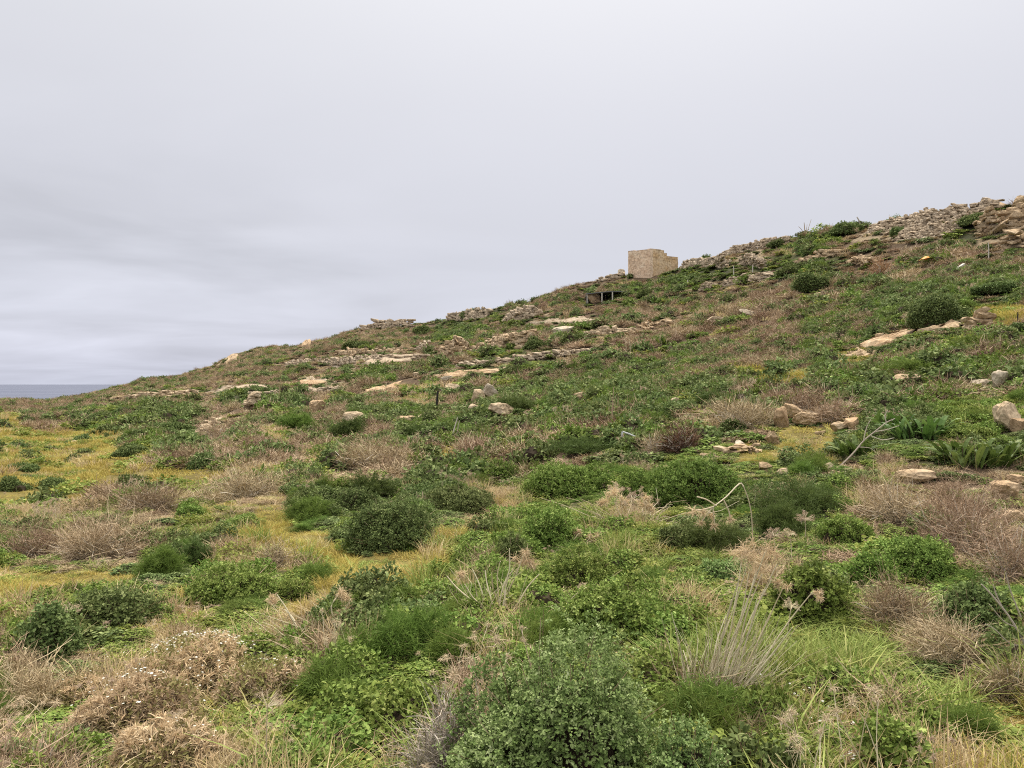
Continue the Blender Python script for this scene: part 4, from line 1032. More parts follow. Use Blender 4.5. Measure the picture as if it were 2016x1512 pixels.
# ------------------------------------------------------------------ stones
def boulder(label, u, vb, w, h, mat='limestone', tilt=0., group='boulders on the slope', name='boulder', boxy=0., cuts=9, dep=.85, lift=0):
    p = P(u, vb); y = p[1] + w * .25 * p[1] / F; px = y / F; R = RR()
    KEEP.append((p[0], y, w * px * .45)); clear_view(u, vb - 3, w * px * .45 + .12, .3, 5)
    lift += .03 / px * min(1, y / 20)
    v, f = rock(R, 4 if w > 24 else 3, cuts, (w * px * 1.12, w * px * dep, h * px * 1.25), .06, boxy)
    if tilt:
        c, s = math.cos(tilt), math.sin(tilt); v = v @ np.array([[c, 0, s], [0, 1, 0], [-s, 0, c]])
    x = (u - CU) / F * y; g = Geo(); g.add(v, f, 0, R.uniform())
    o = obj(name, g.mesh(name, [M[mat]]), None, [x, y, p[2] + (h * .5 + lift) * px]); tag(o, label, 'boulder', group)
for a in [
 ('squarish flat topped pale boulder alone in the scrub', 700, 836, 43, 20, 'pale_stone', 0, .45),
 ('small pale block just under the squarish boulder', 702, 850, 26, 10, 'limestone', 0, .2),
 ('rounded cream boulder in front of the jagged grey rock', 941, 794, 24, 22, 'pale_stone', 0, 0),
 ('jagged grey rock leaning behind the rounded cream boulder', 966, 786, 30, 22, 'grey_stone', -.5, .1),
 ('rounded pale boulder to the near side of two by the dark fennel', 935, 820, 32, 20, 'pale_stone', .1, .1),
 ('larger flat pale boulder by the dark fennel', 985, 824, 42, 24, 'pale_stone', -.1, .3),
 ('low broken pale stone at the end of a short row below the post', 800, 836, 36, 14, 'limestone', 0, .2),
 ('pointed pale stone in the short row below the post', 833, 836, 24, 20, 'pale_stone', .5, .2),
 ('flat buff stone closing the short row below the post', 858, 838, 32, 14, 'limestone', -.1, .3),
 ('pile like pale boulder in the green scrub', 1144, 792, 30, 18, 'limestone', .1, 0),
 ('small pale rock sticking out of the green slope', 1329, 804, 16, 15, 'pale_stone', .3, .2),
 ('upright tawny boulder under the stacked slab', 1540, 842, 28, 32, 'orange_stone', .1, .15),
 ('tan slab resting on top of the upright tawny boulder', 1562, 826, 42, 22, 'orange_stone', -.15, .1, 2),
 ('long tan slab lying beside the upright tawny boulder', 1594, 839, 50, 20, 'limestone', -.1, .2),
 ('tilted buff rock downhill of the stacked boulders', 1519, 877, 28, 20, 'limestone', -.6, .25),
 ('grey white rock beside the pebbly bare patch', 1458, 888, 17, 18, 'grey_stone', .2, .2),
 ('rounded tan boulder in the row under the dry bush', 1650, 856, 30, 18, 'limestone', 0, 0),
 ('second rounded tan boulder in the row, half under dry twigs', 1676, 850, 34, 24, 'orange_stone', .1, 0),
 ('little round stone next to the row of tan boulders', 1617, 860, 18, 9, 'limestone', 0, 0),
 ('pale egg shaped stone in the short grass', 1541, 938, 27, 11, 'pale_stone', 0, 0),
 ('small cream stone in the short grass above the egg shaped one', 1506, 927, 24, 12, 'limestone', 0, 0),
 ('broken pale stone at the foot of the bare dead branch', 1630, 932, 24, 14, 'pale_stone', .3, .2),
 ('low pale stone in the grass near the small black twig', 1546, 895, 13, 6, 'pale_stone', 0, 0),
 ('small dusty stone below the tilted buff rock', 1488, 884, 16, 8, 'limestone', 0, .2),
 ('small flat stone in the pebbly bare patch', 1432, 898, 18, 8, 'pale_stone', 0, .3),
 ('tall rounded cream boulder at the edge above the glossy leaves', 1985, 850, 42, 46, 'pale_stone', .05, .1),
 ('tan boulder cut by the edge beside the tall rounded one', 2012, 856, 34, 28, 'orange_stone', 0, .15),
 ('broad smooth buff boulder high in the green slope', 1790, 760, 46, 20, 'limestone', .05, .1),
 ('white grey slab rock beside the broad smooth boulder', 1935, 764, 34, 14, 'grey_stone', -.1, .3),
 ('upright white grey rock at the end of the slab rock', 1968, 764, 26, 26, 'grey_stone', .1, .3),
 ('large pinkish brown rock half hidden by the brown twigs at the edge', 1982, 990, 46, 34, 'orange_stone', .1, .15),
 ('second pinkish rock below the half hidden one at the edge', 2002, 1036, 36, 24, 'orange_stone', 0, .1),
 ('flat tan rock behind the brown twig mass', 2000, 958, 40, 16, 'orange_stone', -.15, .3),
 ('buff rock showing through the top of the brown twig mass', 1800, 952, 60, 20, 'limestone', 0, 0),
 ('white stone lying in the yellow meadow', 146, 874, 10, 5, 'pale_stone', 0, 0),
 ('small pale rock above the sloping rock ledge', 1651, 664, 18, 13, 'pale_stone', .2, .1),
 ('flat pale stone next to the small rock above the ledge', 1667, 664, 14, 7, 'pale_stone', 0, .2),
 ('round pale stone on top of the sloping rock ledge', 1735, 668, 18, 9, 'limestone', 0, 0),
 ('pair like pale boulder on the brown mid slope', 1422, 638, 46, 14, 'pale_stone', .05, .1),
 ('flat pale stone above the mid slope boulder', 1474, 622, 36, 10, 'grey_stone', -.15, .3),
 ('squat tan rock under the low side of the open shed', 1168, 597, 24, 17, 'orange_stone', 0, .1),
 ('round pale rock beside the dark bush near the shed', 1275, 584, 10, 7, 'grey_stone', 0, 0),
 ('tan rock alone below the dark terrace bush', 1609, 592, 14, 13, 'orange_stone', .1, .1),
 ('pale rock in the scrub below the skyline bank', 620, 760, 46, 12, 'orange_stone', 0, .2),
 ('tan rock in the brown scrub below the stone row', 628, 812, 32, 20, 'orange_stone', .1, 0),
 ('big rounded rock on the skyline beside the great rubble wall', 1957, 402, 40, 18, 'orange_stone', 0, .1),
 ('skyline block at the far edge above the outcrop', 2008, 396, 28, 18, 'limestone', 0, .3),
 ('rock knob against the tower foot on the skyline', 1222, 545, 14, 12, 'grey_stone', .2, 0),
 ('dark topped boulder in the mid slope scrub', 1108, 660, 40, 16, 'grey_stone', 0, 0),
 ('white rock at the top of the broken stone row', 876 - 445, 834, 18, 10, 'pale_stone', .2, .2),
 ('pale stone next to the flat ledge in the green scrub', 878, 752, 22, 10, 'grey_stone', .3, .2),
 ('flat cream stone below the watch of the black post', 900, 768, 40, 9, 'pale_stone', -.1, .3),
 ('small pale stone on the slope above the two fennel boulders', 822, 743, 14, 8, 'pale_stone', 0, 0),
]:
    lab, u, vb, w, h, mt, tl, bx = a[:8]
    boulder(lab.replace(' below the watch of the', ' uphill of the'), u, vb, w, h, mt, tl, boxy=bx, lift=a[8] if len(a) > 8 else 0)

def stones_along(g, R, p0, p1, h0, h1, sw, sh, th=.5, jit=.25, batter=.25, mat=0, fall=.0):
    """courses of rough stones between two ground points"""
    d = p1 - p0; L = np.linalg.norm(d[:2]); x = np.array([d[0], d[1], 0]) / L; nvec = np.array([-x[1], x[0], 0.]);
    if nvec[1] > 0: nvec = -nvec                        # faces the camera
    rows = int(math.ceil(max(h0, h1) / sh)) + 1
    base, fc = ico(1)
    for r in range(rows):
        s = R.uniform(-.5, 0) * sw
        while s < L:
            w = sw * R.choice([.5, .7, 1., 1.4, 2.2]); t = min(max((s + w / 2) / L, 0), 1); hh = h0 + (h1 - h0) * t
            hh *= 1 + .22 * fbm(np.array([s / (2.5 * sw)]), np.array([3.3]), 77)[0] * 2 - fall * R.uniform()
            z = (r + .5 + R.normal(0, .14)) * sh
            if z < hh + sh * .3:
                q = base + R.normal(0, .17, base.shape); q = q / np.abs(q).max(1, keepdims=True) * .78 + q * .25
                q = q * [w * .56, th * .5 * R.uniform(.7, 1.2), sh * R.uniform(.36, .85)]
                ang = R.normal(0, jit * .5); c, sn = math.cos(ang), math.sin(ang)
                q = q @ np.array([[c, 0, sn], [0, 1, 0], [-sn, 0, c]]); q = q[:, :1] * x + q[:, 1:2] * nvec + q[:, 2:] * UPZ
                g.add(q + p0 + x * (s + w / 2) + UPZ * (d[2] * t + z) - nvec * (z * batter) + nvec * R.normal(0, jit * .25), fc, mat, R.uniform())
            s += w * .94

def rubble_wall(label, pts, stone_px=(9, 6), group='tumbled dry stone walls', mat='rubble', name='rubble_wall', fall=.15, th=None, batter=.3):
    """pts: (u, foot v, top v) along the wall"""
    for u, vb, vt in pts: clear_view(u, vb - 4, 1.6 * P(u, vb)[1] / 60 + .3, .5, 9)
    R = RR(); G = [P(u, vb) for u, vb, _ in pts]; o0 = G[0].copy(); g = Geo()
    for i in range(len(pts) - 1):
        a, b = G[i], G[i + 1]; pa, pb = a[1] / F, b[1] / F
        ha = (pts[i][1] - pts[i][2] + 3) * pa; hb = (pts[i + 1][1] - pts[i + 1][2] + 3) * pb; px = (pa + pb) / 2
        tk = th or max(.35, 6 * px)
        stones_along(g, R, a - o0, b - o0, ha, hb, stone_px[0] * px, stone_px[1] * px, tk, .3, batter, 0, fall)
        # a second thickness of stones behind the face
        d = b - a; n = np.array([-d[1], d[0], 0]); n = n / max(np.linalg.norm(n), 1e-6); n = -n if n[1] < 0 else n
        stones_along(g, R, a - o0 + n * tk * .55, b - o0 + n * tk * .55, ha * .96, hb * .96, stone_px[0] * px * 1.2, stone_px[1] * px, tk * 1.2, .3, batter, 0, fall * .8)
    o = obj(name, g.mesh(name, [M[mat]]), None, o0); tag(o, label, 'stone wall', group); return o

rubble_wall('largest rubble wall climbing to the skyline near the edge', [(1700, 466, 442), (1745, 462, 432), (1800, 458, 418), (1860, 446, 408), (1905, 432, 398), (1950, 420, 390)], (7, 5), batter=.8)
rubble_wall('lower tier of the largest rubble wall facing downhill', [(1760, 476, 458), (1810, 474, 446), (1860, 466, 440), (1890, 456, 436)], (7, 5), batter=.8)
rubble_wall('broken skyline wall on the left shoulder of the hill', [(880, 634, 622), (905, 632, 617), (935, 630, 613), (958, 626, 612)], (9, 6), mat='rubble')
rubble_wall('heaped wall fragment under the skyline in mid slope', [(990, 634, 622), (1010, 634, 608), (1040, 630, 602), (1060, 622, 612)], (9, 6), fall=.4)
rubble_wall('steep short wall fragment above the flat ledge', [(862, 700, 688), (880, 702, 678), (905, 698, 668), (920, 690, 672)], (9, 6), mat='limestone', fall=.3)
rubble_wall('longest broken field wall across the middle slope', [(930, 694, 686), (955, 694, 676), (985, 692, 664), (1015, 690, 660), (1042, 684, 655)], (10, 6), mat='limestone', fall=.2)
rubble_wall('long low terrace line across the brown shoulder of the hill', [(560, 724, 715), (650, 720, 710), (740, 714, 704), (830, 708, 699)], (9, 5), fall=.45)
rubble_wall('long low terrace line under the tower side of the field wall', [(900, 724, 717), (990, 718, 709), (1080, 706, 698), (1160, 696, 689)], (9, 5), fall=.5)
rubble_wall('terrace line low on the brown slope uphill of the meadow', [(420, 790, 783), (500, 784, 776), (580, 776, 769), (660, 772, 766)], (9, 5), fall=.6)
rubble_wall('small heap of stones between the two field walls', [(820, 690, 684), (838, 692, 676), (852, 690, 682)], (8, 5), fall=.4)
rubble_wall('low stone line under the brown bank', [(660, 700, 694), (700, 702, 690), (730, 700, 692), (790, 698, 688)], (9, 5), mat='limestone', fall=.6)
rubble_wall('ridge wall running up the skyline beyond the tower', [(1412, 506, 500), (1440, 502, 490), (1480, 495, 480), (1520, 488, 473), (1545, 482, 468)], (7, 4.5))
rubble_wall('crumbling wall joined to the tower', [(1338, 528, 516), (1360, 530, 512), (1385, 528, 511), (1410, 524, 510)], (7, 5), fall=.3)
rubble_wall('short crumbling wall end below the ridge wall', [(1416, 528, 516), (1430, 530, 509), (1438, 526, 512)], (7, 5), fall=.3)
rubble_wall('arched looking wall remnant with a dark gap', [(1455, 524, 512), (1475, 522, 505), (1490, 526, 508), (1508, 530, 515)], (7, 5), fall=.2)
rubble_wall('low terrace wall of flat stones below the tower', [(1424, 564, 556), (1450, 562, 548), (1480, 560, 544), (1515, 552, 540)], (9, 4.5), fall=.2)
rubble_wall('stub of flat stones beside the low terrace wall', [(1378, 574, 564), (1392, 574, 560), (1398, 572, 562)], (8, 4.5))
rubble_wall('scattered line of pale stones on the brown mid slope', [(1150, 662, 656), (1180, 660, 650), (1215, 658, 650), (1240, 656, 648)], (10, 5.5), mat='pale_stone', fall=.5)
rubble_wall('upper line of pale stones on the brown mid slope', [(1265, 650, 644), (1290, 646, 634), (1325, 640, 630)], (10, 5), mat='limestone', fall=.5)
rubble_wall('terrace edge of pale stones above the dark bush', [(1560, 524, 518), (1590, 520, 506), (1620, 510, 494), (1650, 504, 492)], (9, 5), mat='limestone', fall=.5)
rubble_wall('stone bank with pale slabs below the orange sheet', [(1668, 522, 510), (1690, 520, 508), (1720, 524, 512)], (9, 5), mat='limestone', fall=.5)
rubble_wall('layered rock outcrop at the edge below the skyline', [(1935, 458, 440), (1965, 458, 420), (1995, 456, 410), (2040, 454, 404)], (20, 8), mat='limestone', name='rock_outcrop', fall=.05)
rubble_wall('stacked block outcrop at the edge above the brown scrub', [(1984, 492, 470), (2000, 492, 460), (2040, 490, 456)], (15, 9), mat='limestone', name='rock_outcrop', fall=.1)
rubble_wall('skyline stones beside the slope towards the tower', [(1180, 556, 551), (1200, 552, 545), (1222, 548, 540)], (8, 5), fall=.4)
rubble_wall('jumbled skyline stones above the brown shoulder', [(712, 652, 644), (740, 648, 637), (775, 646, 634), (810, 644, 634)], (9, 5.5), fall=.5)
rubble_wall('pale stone line low on the brown slope near the sea', [(255, 786, 780), (300, 784, 775), (345, 780, 773), (380, 776, 771)], (9, 4), mat='pale_stone', fall=.6)
rubble_wall('row of pale stones leading down to the meadow', [(392, 856, 850), (412, 846, 836), (432, 836, 826)], (11, 6), mat='pale_stone', fall=.3)
rubble_wall('stone spill on the green slope under the field wall', [(1020, 712, 706), (1050, 706, 698), (1080, 700, 694)], (10, 5), mat='limestone', fall=.6)
rubble_wall('pebbly stone line across the bare patch above the green shrub', [(1390, 900, 894), (1420, 894, 886), (1450, 892, 884), (1490, 892, 886)], (13, 7), mat='limestone', fall=.6, th=.25)

def cairn(label, rows, mat):
    for u, vb, w, h in rows[:3]: clear_view(u, vb - 3, .5, .35)
    y = P(rows[0][0], rows[0][1])[1]; R = RR(); base = at_depth(rows[0][0], rows[0][1], y); px = y / F; base[2] += 6 * px
    t = thing('stone_pile', label, 'stone pile', base)
    for (u, vb, w, h) in rows:
        yy = y + R.normal(0, 3) * px - 6 * px; v, f = rock(R, 3, 7, (w * px * 1.15, w * px * .9, h * px * 1.2), .05, .3)
        g = Geo(); q = at_depth(u, vb - h / 2, yy) - base; g.add(v, f, 0, R.uniform()); obj('stone', g.mesh('stone', [M[mat]]), t, q)
cairn('tallest pile of blocks at the end of the sloping rock ledge', [(1908, 650, 26, 11), (1930, 652, 24, 18), (1945, 645, 22, 14), (1912, 641, 22, 10), (1928, 638, 34, 14), (1906, 634, 20, 9), (1932, 628, 30, 12), (1953, 630, 12, 12), (1934, 618, 22, 13), (1918, 652, 18, 8)], 'limestone')
cairn('leaning pale stone pile at the end of a fallen wall', [(484, 806, 18, 8), (490, 800, 18, 8), (496, 796, 20, 9), (488, 795, 14, 7), (500, 790, 20, 10), (492, 789, 14, 7), (504, 783, 20, 11), (497, 784, 14, 7)], 'pale_stone')

def ledge(label, pts, mat, name='rock_ledge', thick=.5):
    """bedrock breaking the slope: outline pixels on the ground"""
    R = RR(); Q = [P(u, v) for u, v in pts]
    for u, v in pts: clear_view(u, v, .9 * P(u, v)[1] / 40, .35)
    for k in range(len(Q)):
        for t in (.35, .7): m_ = Q[k] * t + np.mean(Q, 0) * (1 - t); KEEP.append((m_[0], m_[1], .3))
    o0 = Q[0].copy(); n = len(Q); g = Geo()
    sub = []
    for i in range(n):
        a, b = Q[i], Q[(i + 1) % n]
        for t in np.linspace(0, 1, 5)[:-1]: sub.append(a * (1 - t) + b * t)
    sub = np.array(sub); c = sub.mean(0); rings = []; w_ = np.arange(len(sub)) / len(sub) * 6.283; sub = c + (sub - c) * (1 + .10 * np.sin(3 * w_ + R.uniform(0, 6)) + .07 * np.sin(7 * w_ + R.uniform(0, 6)) + R.normal(0, .03, len(sub)))[:, None]
    for k, s in enumerate((1.04, .96, .7, .4, .1)):
        q = c + (sub - c) * s; q[:, 2] = H(q[:, 0], q[:, 1]) + (-.25, .7, 1.0, .9, 1.0)[k] * thick * (1 + .5 * fbm(q[:, 0] * 2, q[:, 1] * 2, 5)); q += R.normal(0, .04, q.shape) * [1, 1, .6]; q += R.normal(0, .10 * thick, q.shape) * [1, 1, 1]; rings.append(q)
    v = np.concatenate(rings) - o0; m = len(sub); i = np.arange(m); j = (i + 1) % m
    f = np.concatenate([np.stack([k * m + i, k * m + j, (k + 1) * m + j, (k + 1) * m + i], 1) for k in range(4)]); g.add(v, f, 0, .6)
    g.add(v[4 * m:], [list(range(m))], 0, .6)
    tag(obj(name, g.mesh(name, [M[mat]]), None, o0), label, 'rock ledge', 'bare rock ledges')
ledge('long sloping rock ledge running down from the tallest stone pile', [(1690, 682), (1730, 682), (1780, 668), (1800, 654), (1786, 655), (1750, 666), (1715, 672)], 'orange_stone', thick=.14)
ledge('pale flat ledge joining the sloping one to the stone pile', [(1806, 657), (1850, 655), (1890, 648), (1888, 641), (1850, 648), (1812, 652)], 'limestone', thick=.18)
ledge('bare pinkish earth bank in the shoulder of the hill', [(588, 762), (620, 764), (652, 758), (640, 748), (618, 744), (598, 744)], 'rubble', thick=.2)
ledge('pale cliff face on the skyline towards the sea', [(428, 724), (445, 717), (466, 708), (470, 700), (458, 702), (440, 712)], 'limestone', thick=.7)
ledge('thin pale ledge above the fennel in the middle slope', [(715, 776), (745, 772), (780, 764), (790, 752), (770, 760), (735, 766)], 'orange_stone', thick=.15)
ledge('flat cream ledge below the field wall', [(980, 732), (1015, 730), (1024, 722), (990, 722)], 'pale_stone', thick=.15)
ledge('stony shelf in the green slope below the sloping ledge', [(1650, 700), (1720, 700), (1745, 690), (1690, 690)], 'limestone', thick=.1)
ledge('long low rock band on the brown shoulder of the hill', [(640, 716), (720, 719), (800, 712), (830, 704), (790, 703), (710, 710)], 'rubble', thick=.3)
ledge('narrow tan rock band below the longest broken field wall', [(850, 742), (930, 742), (985, 736), (970, 729), (900, 734)], 'orange_stone', thick=.25)
ledge('tan rock band along the brown slope above the meadow', [(395, 775), (470, 773), (530, 765), (500, 760), (430, 767)], 'rubble', thick=.3)
ledge('broken rock band across the brown slope below the shed', [(1050, 640), (1110, 640), (1170, 632), (1150, 626), (1080, 632)], 'rubble', thick=.25)
ledge('small orange rock face on the skyline of the shoulder', [(592, 686), (606, 684), (612, 674), (600, 676)], 'orange_stone', thick=.8)

# ------------------------------------------------------------------ the stone tower
def tower():
    yc = P(1280, 543)[1]; yc = min(max(yc, 100), 108); base = at_depth(1280, 545, yc); px = yc / F; R = RR()
    t = thing('stone_tower', 'ruined square stone tower with stepped broken parapet on the skyline', 'tower', base)
    al, ar = math.radians(142), math.radians(28)          # the two visible walls run back to the left and back to the right
    dl = np.array([math.cos(al), math.sin(al), 0]); dr = np.array([math.cos(ar), math.sin(ar), 0])
    def length(u, d):                                        # how far along d until pixel column u
        k = (u - CU) / F; return (k * base[1] - base[0]) / (d[0] - k * d[1])
    Ll, Lr, La = length(1236.5, dl), length(1313, dr), length(1336.5, dr)
    bh = 5.2 * px; bw = 10 * px; th = .45; top = (545 - 490.5) * px
    def wall(name, o, d, L, hfun, inward, z0=-1.2, mat='ashlar'):
        g = Geo(); rows = int((top - z0) / bh) + 1
        for r in range(rows):
            s = -(r % 2) * bw * .5
            z = z0 + r * bh
            while s < L - 1e-3:
                a = max(s, 0); b = min(s + bw * R.uniform(.8, 1.25), L); s = b if b < L else L
                if b - a < .05: continue
                if z + bh * .5 <= hfun((a + b) / 2 / L):
                    q = o + d * (a + b) / 2 + inward * (th / 2 + R.normal(0, .006)) + UPZ * (z + bh / 2)
                    box(g, q, [b - a - .004, th, bh - .004], np.stack([d, inward, UPZ], 1), 0, R.uniform())
        box(g, o + d * L / 2 + inward * (th / 2) + UPZ * ((z0 + hfun(.5) * .9) / 2), [L - .1, th - .05, hfun(.5) * .9 - z0], np.stack([d, inward, UPZ], 1), 0, .3)
        obj(name, g.mesh(name, [M[mat]]), t)
    hl = lambda f: top * (1.0 if f < .28 else .965 if f < .55 else .93 if f < .7 else 1.0)
    hr = lambda f: top * (1.0 if f < .68 else .90)
    wall('tower_wall', np.zeros(3), dl, Ll, hl, dr)
    wall('tower_wall', dr * th, dr, Lr - th, hr, dl, mat='stained_ashlar')
    wall('tower_wall', dl * (Ll - th) + dr * th, dr, Lr - th, lambda f: top * .95, dl)
    wall('tower_wall', dr * (Lr - th) + dl * th, dl, Ll - 2 * th, lambda f: top * .86, dr)
    g = Geo(); rows = 0
    o = dr * (Lr + .01); z = -1.2
    while z < (545 - 503) * px:
        s = -(rows % 2) * bw * .4; L = La - Lr
        while s < L - 1e-3:
            a = max(s, 0); b = min(s + bw * R.uniform(.8, 1.2), L); s = b
            if b - a > .05: box(g, o + dr * (a + b) / 2 + dl * (1.0 + .12 + R.normal(0, .015)) + UPZ * (z + bh / 2), [b - a - .004, 2.0, bh - .004], np.stack([dr, dl, UPZ], 1), 0, R.uniform())
        z += bh; rows += 1
    obj('annex_wall', g.mesh('annex_wall', [M['stained_ashlar']]), t)
    g = Geo()
    for a, b in ((0, .27), (.30, .64)): box(g, dr * (Lr * (a + b) / 2 + (.0 if a else .1)) + dl * th / 2 + UPZ * (top + .05), [Lr * (b - a), th + .04, .10], np.stack([dr, dl, UPZ], 1), 0, .4)
    box(g, dl * Ll * .86 + dr * th / 2 + UPZ * (top + .06), [Ll * .26, th + .04, .10], np.stack([dl, dr, UPZ], 1), 0, .4)
    obj('parapet', g.mesh('parapet', [M['ashlar']]), t)
    for u, v in ((1240, 540), (1260, 545), (1280, 548), (1300, 545), (1320, 538), (1335, 530)): clear_view(u, v, 1.6, .6, 9)
    for f in np.linspace(0, 1, 9): KEEP.append((base[0] + dl[0] * Ll * f, base[1] + dl[1] * Ll * f, .9)); KEEP.append((base[0] + dr[0] * La * f, base[1] + dr[1] * La * f, .9))
tower()

def shed():
    y = P(1206, 594)[1]; px = y / F; base = at_depth(1206, 594, y); base[2] = float(H(base[0], y)); R = RR()
    q = lambda u, v, dy: at_depth(u, v, y + dy) - base
    t = thing('open_shed', 'low open sided shed with a thin grey roof and dark inside', 'shed', base)
    # roof: two slopes meeting over the front post, going back four metres
    A, B, C = q(1154, 577.5, 1.5), q(1206, 572.5, 0), q(1236, 573.5, .6)
    A2, B2, C2 = A + [.2, 4, -.1], B + [.2, 4, .1], C + [.2, 4, 0]
    g = Geo(); v = [A, B, C, A2, B2, C2]; tk = UPZ * .09
    vv = np.array(v + [p - tk for p in v])
    g.add(vv, [[0, 1, 4, 3], [1, 2, 5, 4], [6, 9, 10, 7], [7, 10, 11, 8], [0, 6, 7, 1], [1, 7, 8, 2], [2, 8, 11, 5], [5, 11, 10, 4], [4, 10, 9, 3], [3, 9, 6, 0]])
    obj('roof', g.mesh('roof', [TIN]), t)
    for (p, w) in ((A + [.12, .1, 0], .10), (q(1185, 575, .7), .13), (B + [.0, .12, 0], .13), (C + [-.3, .2, 0], .1)):
        zb = float(H(base[0] + p[0], base[1] + p[1])) - base[2] - .3; g = Geo(); box(g, [0, 0, (zb - .1) / 2 + (p[2] - .1 - zb) * 0], [w, w, p[2] - .1 - zb])
        o = obj('post', g.mesh('post', [PALEWOOD]), t, [p[0], p[1], (p[2] - .1 + zb) / 2 - (zb - .1) / 2])
    g = Geo(); L = C2[0] - A2[0]
    for k in range(14):
        x = A2[0] + (k + .5) * L / 14; box(g, [x, 3.9, -.1], [L / 14 - .02, .05, 2.6], None, 0, R.uniform())
    obj('back_wall', g.mesh('back_wall', [SHADE]), t)
    g = Geo(); box(g, [A2[0] + .1, 2.9, -.2], [.05, 2.2, 2.2]); box(g, [C2[0] - .15, 2.4, -.2], [.05, 3.0, 2.2]); obj('side_wall', g.mesh('side_wall', [SHADE]), t)
shed()
for u in (1150, 1170, 1190, 1210, 1230): clear_view(u, 594, 1.6, .5, 9)
# ------------------------------------------------------------------ ground, sea, sky, light, camera
def build_ground():
    ys = np.concatenate([[-6, -3, -1, .5, 1.4], np.geomspace(2.0, 420, 560)])
    ss = np.linspace(-1.25, 1.25, 430)
    Y = np.repeat(ys, len(ss)); X = np.tile(ss, len(ys)) * np.maximum(Y, 2.0) * np.where(Y < 2, 2.5, 1)
    Z = H(X, Y)
    r, c = len(ys), len(ss)
    i = (np.arange(r - 1)[:, None] * c + np.arange(c - 1)[None]).ravel()
    g = Geo(); g.add(np.stack([X, Y, Z], 1), np.stack([i, i + 1, i + c + 1, i + c], 1), 0)
    m, nt = new_mat('hillside_soil'); L = nt.links.new
    at = N_(nt, 'ShaderNodeAttribute', attribute_name='litter')
    ge = N_(nt, 'ShaderNodeNewGeometry')
    n1 = N_(nt, 'ShaderNodeTexNoise'); n1.inputs['Scale'].default_value = 1.7; n1.inputs['Detail'].default_value = 9; n1.inputs['Roughness'].default_value = .7
    L(ge.outputs['Position'], n1.inputs['Vector'])
    r1 = ramp(nt, [(.3, (.45, .45, .45)), (.5, (.95, .95, .95)), (.7, (1.4, 1.35, 1.25))]); L(n1.outputs['Fac'], r1.inputs[0])
    mu = N_(nt, 'ShaderNodeMix', data_type='RGBA', blend_type='MULTIPLY'); mu.inputs[0].default_value = 1
    L(at.outputs['Color'], mu.inputs[6]); L(r1.outputs[0], mu.inputs[7])
    b = N_(nt, 'ShaderNodeBsdfPrincipled'); b.inputs['Roughness'].default_value = .95; b.inputs['Specular IOR Level'].default_value = .1
    L(mu.outputs[2], b.inputs['Base Color'])
    n2 = N_(nt, 'ShaderNodeTexNoise'); n2.inputs['Scale'].default_value = 9; n2.inputs['Detail'].default_value = 6
    L(ge.outputs['Position'], n2.inputs['Vector'])
    bp = N_(nt, 'ShaderNodeBump'); bp.inputs['Strength'].default_value = .8; bp.inputs['Distance'].default_value = .06
    L(n2.outputs['Fac'], bp.inputs['Height']); L(bp.outputs[0], b.inputs['Normal'])
    o = N_(nt, 'ShaderNodeOutputMaterial'); L(b.outputs[0], o.inputs[0])
    me = g.mesh('hillside', [m], True)
    pal = np.array([{'g': (.085, .085, .035), 'd': (.055, .058, .027), 'b': (.14, .10, .065), 's': (.20, .15, .085), 'y': (.22, .18, .06),
                     'l': (.09, .10, .035), 'w': (.13, .115, .055), 'r': (.30, .235, .155)}[ch] for ch in LET])
    c4 = np.ones((len(X), 4)); c4[:, :3] = .72 * pal[cover_at(X, np.maximum(Y, 2.2), Z)]  # scaled down: deeper shade between plants is put into the soil colour
    a = me.attributes.new('litter', 'FLOAT_COLOR', 'POINT'); a.data.foreach_set('color', c4.astype(np.float32).ravel())
    o = obj('ground', me); tag(o, 'hillside ground of soil and plant litter rising to a ridge', 'hillside', kind='structure')

def build_sea():
    m, nt = new_mat('sea_water'); L = nt.links.new
    b = N_(nt, 'ShaderNodeBsdfPrincipled'); b.inputs['Base Color'].default_value = (.13, .15, .23, 1); b.inputs['Roughness'].default_value = .7; b.inputs['Specular IOR Level'].default_value = .08
    ge = N_(nt, 'ShaderNodeNewGeometry'); n2 = N_(nt, 'ShaderNodeTexNoise'); n2.inputs['Scale'].default_value = .0015; n2.inputs['Detail'].default_value = 3
    L(ge.outputs['Position'], n2.inputs['Vector'])
    o = N_(nt, 'ShaderNodeOutputMaterial'); L(b.outputs[0], o.inputs[0])
    r_ = ramp(nt, [(.35, (.10, .112, .158)), (.65, (.122, .134, .182))]); L(n2.outputs['Fac'], r_.inputs[0]); L(r_.outputs[0], b.inputs['Base Color'])
    g = Geo(); n = 48; k = np.linspace(-60000, 60000, n); yy = np.linspace(150, 80000, n)
    X, Y = np.meshgrid(k, yy); v = np.stack([X.ravel(), Y.ravel(), np.full(n * n, -55.)], 1)
    i = (np.arange(n - 1)[:, None] * n + np.arange(n - 1)[None]).ravel()
    g.add(v, np.stack([i, i + 1, i + n + 1, i + n], 1))
    tag(obj('sea', g.mesh('sea', [m])), 'calm grey blue sea meeting the overcast sky', 'sea', kind='structure')

